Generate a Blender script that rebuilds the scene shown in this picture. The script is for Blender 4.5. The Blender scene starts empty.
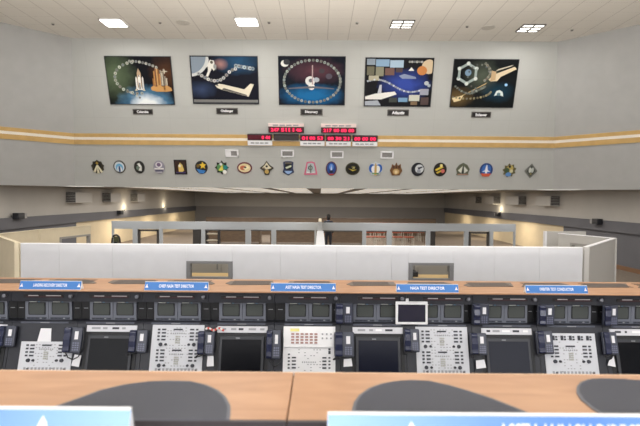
import bpy, math, random
from mathutils import Vector as V3, Matrix
random.seed(7)
S = bpy.context.scene
COL = S.collection
PI = math.pi
EYE = 2.3
DAY = 6.0
TR = 330.0
F = 500.0

# ------------------------------------------------------------------ camera
PITCH = math.atan(15.0/F); ROLL = math.atan(0.0075)
r0 = V3((1,0,0)); f0 = V3((0,math.cos(PITCH),-math.sin(PITCH))); u0 = V3((0,math.sin(PITCH),math.cos(PITCH)))
RR = math.cos(ROLL)*r0 + math.sin(ROLL)*u0
UU = math.cos(ROLL)*u0 - math.sin(ROLL)*r0
CAMP = V3((0,0,EYE))
cd = bpy.data.cameras.new('camera'); cam = bpy.data.objects.new('camera', cd); COL.objects.link(cam)
B_ = -f0
cam.matrix_world = Matrix(((RR.x,UU.x,B_.x,CAMP.x),(RR.y,UU.y,B_.y,CAMP.y),(RR.z,UU.z,B_.z,CAMP.z),(0,0,0,1)))
cd.sensor_width = 36; cd.lens = F/640*36; cd.clip_start = .05; cd.clip_end = 200
cd.dof.use_dof = True; cd.dof.focus_distance = 5.5; cd.dof.aperture_fstop = 3.4
S.camera = cam

def ray(px, py):
    return f0 + RR*((px-320)/F) - UU*((py-213)/F)
def hitp(px, py, o, n):
    d = ray(px, py); t = (o-CAMP).dot(n)/d.dot(n)
    return CAMP + d*t
def atY(px, py, Y): return hitp(px, py, V3((0,Y,0)), V3((0,1,0)))
def atZ(px, py, z): return hitp(px, py, V3((0,0,z)), V3((0,0,1)))

# ------------------------------------------------------------------ materials
def lin(c):
    def g(v):
        v /= 255.0
        return v/12.92 if v <= .04045 else ((v+.055)/1.055)**2.4
    return (g(c[0]), g(c[1]), g(c[2]), 1)
_m = {}
def M(name, c, rough=.6, metal=0, noise=0, nscale=8, emit=0, spec=.5, coat=0):
    if name in _m: return _m[name]
    m = bpy.data.materials.new(name); m.use_nodes = True
    nt = m.node_tree; b = nt.nodes['Principled BSDF']
    b.inputs['Base Color'].default_value = lin(c); b.inputs['Roughness'].default_value = rough
    b.inputs['Metallic'].default_value = metal; b.inputs['Specular IOR Level'].default_value = spec
    b.inputs['Coat Weight'].default_value = coat
    if emit:
        b.inputs['Emission Color'].default_value = lin(c); b.inputs['Emission Strength'].default_value = emit
    if noise:
        tc = nt.nodes.new('ShaderNodeTexCoord'); n = nt.nodes.new('ShaderNodeTexNoise')
        n.inputs['Scale'].default_value = nscale; n.inputs['Detail'].default_value = 4
        nt.links.new(tc.outputs['Object'], n.inputs['Vector'])
        r = nt.nodes.new('ShaderNodeValToRGB')
        a = lin(c); r.color_ramp.elements[0].position = .3; r.color_ramp.elements[1].position = .7
        r.color_ramp.elements[0].color = tuple(x*(1-noise) for x in a[:3])+(1,)
        r.color_ramp.elements[1].color = tuple(min(1,x*(1+noise)) for x in a[:3])+(1,)
        nt.links.new(n.outputs['Fac'], r.inputs['Fac']); nt.links.new(r.outputs['Color'], b.inputs['Base Color'])
    _m[name] = m
    return m
def C(c, rough=.6): return M('paint_%d_%d_%d' % tuple(c), c, rough)

def nodes_of(name, rough=.6):
    m = bpy.data.materials.new(name); m.use_nodes = True
    nt = m.node_tree; b = nt.nodes['Principled BSDF']; b.inputs['Roughness'].default_value = rough
    return m, nt, b
def math_node(nt, op, a, b=None, clamp=False):
    n = nt.nodes.new('ShaderNodeMath'); n.operation = op; n.use_clamp = clamp
    for i, v in enumerate((a, b)):
        if v is None: continue
        if isinstance(v, (int, float)): n.inputs[i].default_value = v
        else: nt.links.new(v, n.inputs[i])
    return n.outputs[0]
def mix(nt, fac, a, b):
    n = nt.nodes.new('ShaderNodeMix'); n.data_type = 'RGBA'
    nt.links.new(fac, n.inputs[0])
    for i, v in ((6, a), (7, b)):
        if isinstance(v, tuple): n.inputs[i].default_value = v
        else: nt.links.new(v, n.inputs[i])
    return n.outputs[2]

def wood_mat(name, c0, c1, along='X'):
    m, nt, b = nodes_of(name, .42)
    tc = nt.nodes.new('ShaderNodeTexCoord'); mp = nt.nodes.new('ShaderNodeMapping')
    mp.inputs['Scale'].default_value = (1.6, 7, 7) if along == 'X' else (9, 1.3, 9)
    mp.inputs['Rotation'].default_value = (0, 0, .55)
    n = nt.nodes.new('ShaderNodeTexNoise'); n.inputs['Scale'].default_value = 2.2; n.inputs['Detail'].default_value = 7; n.inputs['Distortion'].default_value = .7
    r = nt.nodes.new('ShaderNodeValToRGB'); r.color_ramp.elements[0].position = .25; r.color_ramp.elements[1].position = .75
    r.color_ramp.elements[0].color = lin(c0); r.color_ramp.elements[1].color = lin(c1)
    nt.links.new(tc.outputs['Object'], mp.inputs['Vector']); nt.links.new(mp.outputs['Vector'], n.inputs['Vector'])
    nt.links.new(n.outputs['Fac'], r.inputs['Fac']); nt.links.new(r.outputs['Color'], b.inputs['Base Color'])
    return m

def tile_mat(name, c, line, size, w, x0=0, y0=0, axes='XY', rough=.85, yw=None, nz=.05):
    m, nt, b = nodes_of(name, rough)
    tc = nt.nodes.new('ShaderNodeTexCoord'); sx = nt.nodes.new('ShaderNodeSeparateXYZ')
    nt.links.new(tc.outputs['Object'], sx.inputs[0])
    def ln(out, off, ww, sz):
        a = math_node(nt, 'ADD', out, 100*sz-off); a = math_node(nt, 'MODULO', a, sz)
        return math_node(nt, 'LESS_THAN', a, ww)
    f1 = ln(sx.outputs[axes[0]], x0, w, size[0]); f2 = ln(sx.outputs[axes[1]], y0, w if yw is None else yw, size[1])
    n = nt.nodes.new('ShaderNodeTexNoise'); n.inputs['Scale'].default_value = 3; n.inputs['Detail'].default_value = 6
    nt.links.new(tc.outputs['Object'], n.inputs['Vector'])
    a = lin(c)
    base = mix(nt, n.outputs['Fac'], tuple(x*(1-nz) for x in a[:3])+(1,), tuple(x*(1+nz) for x in a[:3])+(1,))
    f = math_node(nt, 'MAXIMUM', f1, f2)
    nt.links.new(mix(nt, f, base, lin(line)), b.inputs['Base Color'])
    return m

# ------------------------------------------------------------------ mesh builder
class MB:
    def __init__(s): s.v = []; s.f = []; s.m = []; s.mats = []
    def mi(s, mat):
        if mat not in s.mats: s.mats.append(mat)
        return s.mats.index(mat)
    def add(s, vs, fs, mat):
        k = len(s.v); i = s.mi(mat)
        s.v += [tuple(p) for p in vs]
        for f in fs: s.f.append([k+j for j in f]); s.m.append(i)
        return s
    def box(s, x0, x1, y0, y1, z0, z1, mat):
        x0, x1 = sorted((x0, x1)); y0, y1 = sorted((y0, y1)); z0, z1 = sorted((z0, z1))
        vs = [(x0,y0,z0),(x1,y0,z0),(x1,y1,z0),(x0,y1,z0),(x0,y0,z1),(x1,y0,z1),(x1,y1,z1),(x0,y1,z1)]
        return s.add(vs, [(3,2,1,0),(4,5,6,7),(0,1,5,4),(1,2,6,5),(2,3,7,6),(3,0,4,7)], mat)
    def prism(s, pts, a, b, mat, fr=None):
        """extrude 2D polygon pts from offset a to b along the frame's normal"""
        O, U, V, N = fr
        ar = sum(pts[i][0]*pts[(i+1) % len(pts)][1]-pts[(i+1) % len(pts)][0]*pts[i][1] for i in range(len(pts)))
        hand = U.cross(V).dot(N)
        if ar*hand < 0: pts = pts[::-1]
        n = len(pts); lo, hi = min(a, b), max(a, b)
        vs = [O+U*p[0]+V*p[1]+N*lo for p in pts]+[O+U*p[0]+V*p[1]+N*hi for p in pts]
        fs = [list(range(n))[::-1], [n+i for i in range(n)]]
        fs += [(i, (i+1) % n, n+(i+1) % n, n+i) for i in range(n)]
        return s.add(vs, fs, mat)
    def fbox(s, u0, u1, v0, v1, a, b, mat, fr):
        return s.prism([(u0,v0),(u1,v0),(u1,v1),(u0,v1)], a, b, mat, fr)
    def tube(s, path, r, mat, n=8, closed=True):
        path = [V3(p) for p in path]; vs = []; fs = []
        rs = r if isinstance(r, (list, tuple)) else [r]*len(path)
        for i, p in enumerate(path):
            t = (path[min(i+1, len(path)-1)]-path[max(i-1, 0)]).normalized()
            a = t.cross(V3((0,0,1)) if abs(t.z) < .9 else V3((1,0,0))).normalized(); b = t.cross(a)
            for k in range(n):
                q = 2*PI*k/n; vs.append(p+(a*math.cos(q)+b*math.sin(q))*rs[i])
        for i in range(len(path)-1):
            for k in range(n): fs.append((i*n+k, (i+1)*n+k, (i+1)*n+(k+1) % n, i*n+(k+1) % n))
        fs.append(tuple(range(n))); fs.append(tuple((len(path)-1)*n+k for k in range(n))[::-1])
        return s.add(vs, fs, mat)
    def build(s, name, parent=None, bevel=0, seg=2, smooth=False):
        me = bpy.data.meshes.new(name)
        L = parent['_loc'] if parent is not None else (0,0,0)
        me.from_pydata([(a-L[0], b-L[1], c-L[2]) for a, b, c in s.v], [], s.f)
        for m in s.mats: me.materials.append(m)
        me.polygons.foreach_set('material_index', s.m)
        if smooth: me.polygons.foreach_set('use_smooth', [True]*len(me.polygons))
        me.update()
        o = bpy.data.objects.new(name, me); COL.objects.link(o)
        if parent is not None:
            o.parent = parent; o['_loc'] = (L[0], L[1], L[2])
        if bevel:
            b = o.modifiers.new('bevel', 'BEVEL'); b.width = bevel; b.segments = seg; b.limit_method = 'ANGLE'
        return o
    def recenter(s, name, loc, bevel=0, **k):
        """a one-mesh thing with its origin at loc"""
        s.v = [(a-loc[0], b-loc[1], c-loc[2]) for a, b, c in s.v]
        o = s.build(name, None, bevel, **k); o.location = loc; o['_loc'] = tuple(loc)
        return o

def tag(o, label, cat, group=None, kind=None):
    o['label'] = label; o['category'] = cat
    if group: o['group'] = group
    if kind: o['kind'] = kind
    return o
def thing(name, loc, label, cat, group=None):
    o = bpy.data.objects.new(name, None); COL.objects.link(o); o.location = loc; o['_loc'] = tuple(loc)
    o.empty_display_size = .05
    return tag(o, label, cat, group)
def structure(mb, name, **k):
    o = mb.build(name, None, **k); o['kind'] = 'structure'; return o
def text(name, body, fr, u, v, w, h, mat, parent, off=.004, depth=.002, bold=0.0):
    cu = bpy.data.curves.new(name, 'FONT'); cu.body = body; cu.align_x = 'CENTER'; cu.align_y = 'CENTER'; cu.resolution_u = 2; cu.offset = bold
    t = bpy.data.objects.new(name, cu); COL.objects.link(t)
    bpy.context.view_layer.update()
    me = bpy.data.meshes.new_from_object(t.evaluated_get(bpy.context.evaluated_depsgraph_get()))
    bpy.data.objects.remove(t)
    xs = [p.co.x for p in me.vertices]; ys = [p.co.y for p in me.vertices]
    cx, cy = (min(xs)+max(xs))/2, (min(ys)+max(ys))/2; sx = w/(max(xs)-min(xs)); sy = h/(max(ys)-min(ys))
    O, U, V, N = fr; L = V3(parent['_loc'])
    for p in me.vertices:
        p.co = O+U*(u+(p.co.x-cx)*sx)+V*(v+(p.co.y-cy)*sy)+N*off-L
    me.materials.append(mat)
    o = bpy.data.objects.new(name, me); COL.objects.link(o); o.parent = parent; o['_loc'] = tuple(L)
    return o
def circ(cx, cy, rx, ry=None, n=20, a0=0, a1=2*PI):
    ry = rx if ry is None else ry
    full = abs(a1-a0-2*PI) < 1e-6
    return [(cx+rx*math.cos(a0+(a1-a0)*i/(n if full else n-1)), cy+ry*math.sin(a0+(a1-a0)*i/(n if full else n-1))) for i in range(n)]
def star(cx, cy, r, r2, n, rot=PI/2):
    return [(cx+(r if i % 2 == 0 else r2)*math.cos(rot+PI*i/n), cy+(r if i % 2 == 0 else r2)*math.sin(rot+PI*i/n)) for i in range(2*n)]
def rect(x0, x1, y0, y1): return [(x0,y0),(x1,y0),(x1,y1),(x0,y1)]
def copy_thing(o, d, label=None, group=None):
    """copy of a thing and its parts and sub-parts, shifted by d"""
    def rec(s, par):
        c = s.copy(); COL.objects.link(c)
        if par is not None: c.parent = par
        for ch in list(s.children): rec(ch, c)
        return c
    c = rec(o, None); c.location = V3(o.location)+V3(d)
    if label: c['label'] = label
    if group: c['group'] = group
    return c

# ------------------------------------------------------------------ palette
WALL = tile_mat('wall_paint', (184,185,181), (178,179,175), (1.2,1.2), .012, axes='XZ', rough=.9, nz=.03)
WALLS = M('side_wall_paint', (174,174,172), .9, noise=.03, nscale=3)
BLACKISH = M('black_plastic', (30,31,36), .45)
NAVY = M('cabinet_navy', (33,35,44), .5, noise=.12, nscale=20)
NAVYD = M('cabinet_recess', (18,19,23), .55)
SLATE = M('monitor_slate', (112,116,128), .45)
PHONE = M('phone_navy', (60,64,78), .4)
PHONED = M('phone_handset', (40,45,70), .22)
GLASS = M('tube_glass', (80,84,82), .3, spec=.3)
GLASSD = M('display_glass', (16,17,21), .2, spec=.07)
GLASSB = M('display_glass_reflection', (21,24,38), .2, spec=.1)  # bluish window reflection put into the glass colour
WHITE = M('white_plastic', (236,236,238), .5)
PAPER = M('paper_white', (228,228,232), .8)
CREAMP = M('panel_white', (204,206,212), .55)
KEYD = M('key_dark', (44,46,56), .5)
SEAMG = M('panel_mark_grey', (150,152,156), .6)
BLUE = M('sign_blue', (52,112,182), .45)
TAN = M('tan_stripe', (206,170,108), .6, noise=.08, nscale=4)
BUFF = M('white_stripe', (244,236,222), .6)
REDL = M('red_led', (255,40,90), .5, emit=1.0)
REDD = M('red_display_dark', (84,6,30), .4)
COUNTER = wood_mat('counter_wood', (158,116,84), (184,142,108))
VENT = M('vent_grey', (82,85,94), .42, noise=.1, nscale=6)
VENTB = M('vent_brown', (94,84,77), .5, noise=.12, nscale=10)
DARKM = M('dark_frame_metal', (112,112,113), .45)
PART = M('partition_fabric', (200,201,205), .85, noise=.02, nscale=5)
PARTC = M('partition_cream', (214,202,176), .85, noise=.03, nscale=4)
BEAM = M('screen_blue_grey', (172,178,184), .6)
CREAM = M('cream_wall', (206,190,160), .85, noise=.04, nscale=2)
DARKW = M('dark_wall', (98,98,103), .8, noise=.05, nscale=1)
GREYW = M('grey_wall', (110,109,108), .85, noise=.04, nscale=1)
SOFF = M('soffit_grey', (178,174,168), .85, noise=.04, nscale=1)
CARPET = M('carpet_brown', (78,66,56), .95, noise=.2, nscale=14)

# ------------------------------------------------------------------ the hall: shell
HC = EYE+4.76           # ceiling height
HB = EYE+.32            # bulkhead bottom
TILT = math.atan(500/1500.0)
YT = F*4.76/156.3       # ceiling line of the picture wall
YB = YT+(HC-HB)*math.tan(TILT)
U_ = V3((1,0,0)); V_ = V3((0,-math.sin(TILT),math.cos(TILT))); N_ = V3((0,-math.cos(TILT),-math.sin(TILT)))
OB = V3((0,YT,HC))
FB = (OB,U_,V_,N_)
def wuv(px, py):
    p = hitp(px, py, OB, N_)-OB
    return p.dot(U_), p.dot(V_)

LT = hitp(72,40.5,OB,N_); LB = hitp(75,187,OB,N_); RT = hitp(557,46,OB,N_); RB = hitp(552.5,191,OB,N_)
LT.z = RT.z = HC; LT.y = RT.y = YT; LB.z = RB.z = HB; LB.y = RB.y = YB
XL = -9.9; XR = 9.9
TH = .15
def slab(a, b, c, d, n, mat, name, th=TH):
    """quad a b c d given thickness away from the room (n points into the room)"""
    mb = MB(); q = [V3(p) for p in (a,b,c,d)]; n = V3(n).normalized()
    o = [p-n*th for p in q]
    mb.add(q+o, [(0,1,2,3),(7,6,5,4),(0,4,5,1),(1,5,6,2),(2,6,7,3),(3,7,4,0)], mat)
    return mb
structure(slab(LB,RB,RT,LT,N_,WALL,'x'), 'wall_back')
# angled side walls, leaning like the back wall
def side(cT, cB, sgn):
    d = V3((sgn*.69,-.72,0)).normalized()
    t = (9.9-abs(cB.x))/abs(d.x)
    eB = cB+d*t; eT = cT+d*t
    n = (cT-cB).cross(d); n = n if n.y < 0 else -n
    return d, eT, eB, n.normalized()
dL, eLT, eLB, nL = side(LT, LB, -1)
dR, eRT, eRB, nR = side(RT, RB, 1)
def wall_piece(a, b, c, d, n, name, mat):
    structure(slab(a,b,c,d,n,mat,name), name)
wall_piece(LB,eLB,eLT,LT,nL,'wall_left_angled',WALLS)
wall_piece(RB,eRB,eRT,RT,nR,'wall_right_angled',WALLS)
YN = -7.0
wall_piece(eLB,V3((eLB.x,YN,HB)),V3((eLT.x,YN,HC)),eLT,V3((1,0,-.3)),'wall_left_upper',WALLS)
wall_piece(eRB,V3((eRB.x,YN,HB)),V3((eRT.x,YN,HC)),eRT,V3((-1,0,-.3)),'wall_right_upper',WALLS)
WZ0, WZ1 = 2.0, 6.2
mb = MB()
for q in ((-10.2,10.2,0,WZ0),(-10.2,10.2,WZ1,HC),(-10.2,-9.0,WZ0,WZ1),(9.0,10.2,WZ0,WZ1)): mb.box(q[0],q[1],YN-.15,YN,q[2],q[3],WALLS)
structure(mb,'wall_near')
mb = MB(); mb.box(-9.0,9.0,YN-.12,YN-.1,WZ0,WZ1,M('added_daylight_pane',(250,250,252),.3,emit=DAY)); structure(mb,'window_added')  # window added behind the camera as an unseen source to brighten the hall
mb = MB()
for k in range(10): mb.box(-9.05+k*2.0,-8.95+k*2.0,YN-.1,YN+.02,WZ0,WZ1,M('window_frame_metal',(150,150,152),.5))
for z in (WZ0,WZ1-.08): mb.box(-9.0,9.0,YN-.1,YN+.02,z,z+.08,M('window_frame_metal',(150,150,152),.5))
structure(mb,'window_added_frame')
mb = MB(); mb.box(-10.3,10.3,YN-.2,YT+1.6,HC,HC+.15,tile_mat('ceiling_tiles',(230,226,218),(190,185,178),(.61,.61),.016,x0=(325.3-320)/F*4.76/158*F+.02,axes='XY',yw=.006,nz=.03)); structure(mb,'ceiling')
mb = MB(); mb.box(-10.4,10.4,YN-.2,41,-.15,0,M('carpet_hall',(122,110,98),.95,noise=.15,nscale=12)); structure(mb,'floor')
# raised tier the near counter stands on
mb = MB(); mb.box(-9.85,9.85,YN,2.2,0,.6,M('carpet_tier_grey',(150,146,140),.95,noise=.1,nscale=10)); structure(mb,'floor_tier')
# hall beyond: walls, band, ceiling
ZS = EYE-.71; ZD = EYE-1.07; YF = 40.0; YC = 20.5
for sg, nm in ((-1,'left'),(1,'right')):
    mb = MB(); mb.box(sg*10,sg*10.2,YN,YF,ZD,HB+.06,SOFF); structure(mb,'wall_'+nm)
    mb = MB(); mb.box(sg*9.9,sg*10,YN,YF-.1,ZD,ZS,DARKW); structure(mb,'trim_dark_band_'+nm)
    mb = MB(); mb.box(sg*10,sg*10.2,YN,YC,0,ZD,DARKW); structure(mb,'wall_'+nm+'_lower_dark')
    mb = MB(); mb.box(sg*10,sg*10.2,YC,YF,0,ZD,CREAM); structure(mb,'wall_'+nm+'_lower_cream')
    mb = MB(); mb.box(sg*9.96,sg*10,YN,YC,0,.14,M('baseboard_wood',(120,88,62),.6)); structure(mb,'baseboard_'+nm)
mb = MB(); mb.box(-10.2,10.2,YF,YF+.15,ZS,HB+.06,SOFF); structure(mb,'wall_far_upper')
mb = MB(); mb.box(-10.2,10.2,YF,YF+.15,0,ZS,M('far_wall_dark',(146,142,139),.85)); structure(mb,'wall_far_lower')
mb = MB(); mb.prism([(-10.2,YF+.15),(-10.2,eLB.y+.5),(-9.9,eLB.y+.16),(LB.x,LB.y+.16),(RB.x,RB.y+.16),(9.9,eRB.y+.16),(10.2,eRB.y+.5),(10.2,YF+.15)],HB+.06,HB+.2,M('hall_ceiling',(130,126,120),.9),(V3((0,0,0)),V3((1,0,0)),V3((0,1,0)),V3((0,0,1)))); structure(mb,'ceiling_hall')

# stripes round the wall
def stripe_rows(name, pyA, pyB, mat, th):
    v0 = wuv(320,pyA)[1]; v1 = wuv(320,pyB)[1]
    zA = OB.z+v0*math.cos(TILT); zB = OB.z+v1*math.cos(TILT)
    def on(c0, c1, z):          # point on a corner line at height z
        t = (z-c1.z)/(c0.z-c1.z); return c1+(c0-c1)*t
    mbs = MB()
    for a, b, n in (((LT,LB),(RT,RB),N_), ((LT,LB),(eLT,eLB),nL), ((RT,RB),(eRT,eRB),nR)):
        q = [on(a[0],a[1],zA), on(b[0],b[1],zA), on(b[0],b[1],zB), on(a[0],a[1],zB)]
        o = [p+n*th for p in q]
        mbs.add(q+o, [(0,1,2,3),(7,6,5,4),(0,4,5,1),(1,5,6,2),(2,6,7,3),(3,7,4,0)], mat)
    structure(mbs, name)
stripe_rows('trim_1',135.1,138.6,TAN,.025)
stripe_rows('trim_2',138.7,141.3,BUFF,.024)
stripe_rows('trim_3',141.4,146,TAN,.03)

# ------------------------------------------------------------------ ceiling fittings
def light_fixture(x, y, label, louver, group='square ceiling light panels'):
    t = thing('ceiling_light', (x,y,HC), label, 'ceiling light', group)
    fr = MB(); h = .305; z0 = HC-.03
    for a in ((x-h,x-h+.025,y-h,y+h),(x+h-.025,x+h,y-h,y+h),(x-h,x+h,y-h,y-h+.025),(x-h,x+h,y+h-.025,y+h)):
        fr.box(a[0],a[1],a[2],a[3],z0,HC-.001,WHITE if not louver else M('louver_grey',(104,102,98),.5))
    fr.build('frame', t)
    d = MB(); d.box(x-h+.025,x+h-.025,y-h+.025,y+h-.025,HC-.018,HC-.002,M('light_diffuser_lit' if not louver else 'light_diffuser_louvered',(255,252,244),.5,emit=9 if not louver else 3)); d.build('diffuser', t)
    if louver:
        l = MB(); g = M('louver_grey',(104,102,98),.5)
        for k in (1,2): l.box(x-h,x+h,y-h+.61*k/3-.024,y-h+.61*k/3+.024,z0-.01,HC-.019,g)
        l.box(x-.02,x+.02,y-h,y+h,z0-.008,HC-.019,g)
        l.build('louver', t)
    return t
LIGHTS = [(114,22.5,'bright square ceiling light over the shuttle-stack poster',0),(247,21.5,'bright square ceiling light over the astronaut poster',0),
          (402,23.8,'louvered ceiling light over the collage poster',1),(530.5,27.8,'louvered ceiling light over the hexagon-ring poster',1)]
lamp_xy = []
for px, py, lb, lv in LIGHTS:
    p = atZ(px, py, HC); light_fixture(p.x, p.y, lb, lv, None); lamp_xy.append((p.x,p.y))
xs = [p[0] for p in lamp_xy]
base = None
for yy in (9.8,6.0,2.2,-1.6):
    for x in xs:
        if base is None: base = light_fixture(x, yy, 'square ceiling light panel over the consoles, nearer than the poster wall', 0); b0 = (x,yy)
        else: copy_thing(base, (x-b0[0],yy-b0[1],0))
        lamp_xy.append((x,yy))
for x, y in lamp_xy:
    ld = bpy.data.lights.new('ceiling_lamp','AREA'); ld.size = .56; ld.energy = 48; ld.color = (1,.965,.92)
    lo = bpy.data.objects.new('ceiling_lamp', ld); COL.objects.link(lo); lo.location = (x,y,HC-.05)
for i, (px, py, lb) in enumerate([(53,23.5,'small dark sprinkler on the ceiling between the side wall and the first bright light'),(160,22,'small dark sprinkler beside the round ceiling speaker, over the astronaut poster side'),
        (269,22,'small dark sprinkler just beside the second bright ceiling light'),(357,22.5,'small dark sprinkler beside the first louvered ceiling light'),
        (467,26,'small dark sprinkler between the two louvered ceiling lights'),(572,29.5,'small dark sprinkler on the ceiling past the last louvered light')]):
    p = atZ(px, py, HC); t = thing('ceiling_sprinkler', p, lb, 'sprinkler', 'ceiling sprinklers'); g = M('sprinkler_metal',(78,74,70),.4,metal=.3)
    m = MB(); m.tube([(p.x,p.y,HC),(p.x,p.y,HC-.02)],.045,C((190,186,178)),12); m.build('escutcheon', t)
    m = MB(); m.tube([(p.x,p.y,HC-.02),(p.x,p.y,HC-.03),(p.x,p.y,HC-.032),(p.x,p.y,HC-.04)],[.02,.02,.035,.035],g,10); m.build('head', t)
for px, py, lb in ((183,22.5,'round flush ceiling speaker between the two bright lights'),(488,27.5,'round flush ceiling speaker between the two louvered lights')):
    p = atZ(px, py, HC); m = MB(); g = C((210,206,198),.7)
    m.tube([(p.x,p.y,HC),(p.x,p.y,HC-.012)],.19,g,24)
    for rr in (.05,.1,.15): m.tube([(p.x+rr*math.cos(a*PI/12),p.y+rr*math.sin(a*PI/12),HC-.013) for a in range(25)],.004,C((180,176,168)),5)
    tag(m.recenter('ceiling_speaker',(p.x,p.y,HC)), lb, 'speaker', 'ceiling speakers')

# ------------------------------------------------------------------ posters
ct = math.cos(TILT)
def poster_bg(name, hw, hh, base, blobs):
    m, nt, b = nodes_of(name, .6); b.inputs['Specular IOR Level'].default_value = .15
    tc = nt.nodes.new('ShaderNodeTexCoord'); mp = nt.nodes.new('ShaderNodeMapping')
    mp.inputs['Scale'].default_value = (1/hw, 0, 1/(hh*ct))
    nt.links.new(tc.outputs['Object'], mp.inputs['Vector'])
    n = nt.nodes.new('ShaderNodeTexNoise'); n.inputs['Scale'].default_value = 3.5; n.inputs['Detail'].default_value = 6
    nt.links.new(mp.outputs['Vector'], n.inputs['Vector'])
    col = lin(base)
    sx = nt.nodes.new('ShaderNodeSeparateXYZ'); nt.links.new(mp.outputs['Vector'], sx.inputs[0])
    for cx, cy, rx, ry, c, amt in blobs:
        dx = math_node(nt,'DIVIDE',math_node(nt,'SUBTRACT',sx.outputs[0],cx),rx); dy = math_node(nt,'DIVIDE',math_node(nt,'SUBTRACT',sx.outputs[2],cy),ry)
        d = math_node(nt,'SQRT',math_node(nt,'ADD',math_node(nt,'MULTIPLY',dx,dx),math_node(nt,'MULTIPLY',dy,dy)))
        d = math_node(nt,'ADD',d,math_node(nt,'MULTIPLY',math_node(nt,'SUBTRACT',n.outputs['Fac'],.5),.55))
        fac = math_node(nt,'MULTIPLY',math_node(nt,'SUBTRACT',1.0,d,True),amt,True)
        col = mix(nt, fac, col, lin(c))
    nt.links.new(col, b.inputs['Base Color'])
    return m
def dots(fn, n, r, c):
    out = []
    for i in range(n):
        x, y = fn(i/(n-1)); k = .8+.2*math.sin(i*2.7)
        out.append((circ(x,y,r*.72,r*1.0,8), tuple(int(v*k*.98) for v in c)))
        out.append((circ(x+r*.05,y,r*.28,r*.4,6), ((60,64,70),(110,70,60),(60,84,120),(96,92,60))[i % 4]))
    return out
WH=(226,224,216); CRM=(206,196,170); GREY=(150,152,150)
def bars(x0, x1, y0, y1s, cols):
    w = (x1-x0)/len(y1s); return [(rect(x0+i*w,x0+(i+.82)*w,y0,y), cols[i % len(cols)]) for i, y in enumerate(y1s)]
stack = [([(-.13,-.42),(-.13,.12),(-.1,.22),(-.07,.12),(-.07,-.42)],WH),([(.1,-.42),(.1,.12),(.13,.22),(.16,.12),(.16,-.42)],(206,202,196)),
         ([(-.06,-.42),(-.06,.38),(-.0,.62),(.08,.38),(.08,-.42)],(176,150,120)),([(-.09,-.46),(-.03,-.3),(-.045,.1),(-.02,.28),(.04,.28),(.06,.1),(.05,-.3),(.11,-.46)],WH),
         ([(-.02,.2),(.03,.2),(.02,.28),(-.01,.28)],(60,60,62)),([(-.03,-.42),(.04,-.42),(.03,-.1),(-.02,-.1)],(130,130,132)),([(-.2,-.5),(-.12,-.36),(-.1,-.5)],CRM),([(.2,-.5),(.13,-.36),(.1,-.5)],CRM)]
def sc(layers, s, ox, oy, rot=0, sy=None):
    sy = s if sy is None else sy; out = []
    for p, c in layers:
        out.append(([(ox+(x*math.cos(rot)-y*math.sin(rot))*s, oy+(x*math.sin(rot)+y*math.cos(rot))*sy) for x, y in p], c))
    return out
side_orb = [([(-1,.02),(-.8,.14),(-.55,.16),(.55,.16),(.8,.55),(.98,.55),(.9,.1),(.85,-.18),(-.6,-.14),(-.85,-.1)],(222,214,192)),
            ([(-.5,-.02),(.7,-.1),(.8,-.17),(-.6,-.13)],(90,86,80)),([(-1,.02),(-.86,.1),(-.8,.0)],(70,70,72)),([(.05,.02),(.5,-.05),(.5,.0),(.1,.06)],(160,150,132))]
astro = [([(-.3,.9),(.2,1),(.4,.7),(.3,.4),(.6,.1),(.5,-.1),(.2,.1),(.1,-.4),(0,-1),(-.3,-1),(-.2,-.4),(-.35,.1),(-.6,-.2),(-.7,0),(-.4,.5)],WH),
         (circ(-.02,.72,.2,.18,10),(92,84,72)),([(.3,.7),(.7,.6),(.75,.1),(.4,.2)],GREY)]
P1 = dots(lambda t:(-.08+.68*math.cos(.55*PI+1.0*PI*t),.12+.66*math.sin(.55*PI+1.0*PI*t)),15,.07,(200,206,190)) + dots(lambda t:(-.25+.8*t,.82-.25*t*t),9,.06,(196,196,186)) + \
     dots(lambda t:(-.42+.36*t,-.42-.3*t),5,.05,(206,208,200)) + sc(stack,.85,-.02,.0) + \
     bars(.4,.66,-.2,[.1,.42,.55,.62,.5,.3],[(150,98,50),(190,134,70),(120,76,44),(206,160,100)]) + bars(.64,.86,-.2,[.46,.36,.5,.2,.12],[(150,140,124),(196,186,166),(110,100,88)]) + \
     [([(.34,-.4),(.32,-.28),(.42,-.2),(.5,-.25),(.6,-.17),(.7,-.24),(.82,-.18),(.96,-.3),(.98,-.42),(.8,-.46),(.5,-.46)],(196,146,84))] + bars(.4,.92,-.4,[-.22,-.2,-.24,-.19,-.23,-.2,-.25,-.21],[(226,190,120),(120,70,36),(214,164,84),(96,60,36)]) + [(star(.78,.4,.12,.04,4),(190,180,160))]
P2 = [([(-1,.18)]+circ(-1.05,1.05,.62,.9,14,-PI/2+.1,0)[:12]+[(-.46,1),(-1,1)],(132,146,160)),([(-1,.18)]+circ(-1.05,1.05,.62,.9,14,-PI/2+.1,0)[:12]+[(-.46,1),(-.52,1)]+circ(-1.05,1.05,.52,.78,10,0,-PI/2+.12),(206,208,206))] + \
     dots(lambda t:(-.78+1.12*t,.28-.3*math.sin(PI*min(1,t*1.15))+.55*max(0,t-.62)),13,.075,(214,214,212)) + dots(lambda t:(.36+.5*t,.62-.12*t),7,.085,(176,194,200)) + \
     sc(astro,.23,-.42,.5,-.35,.38) + sc(side_orb,.58,.25,-.4,-.24,.78) + [(rect(-1,1,-.94,-.83),(118,118,116)),(rect(-1,1,-.98,-.94),(60,62,66))]
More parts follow.
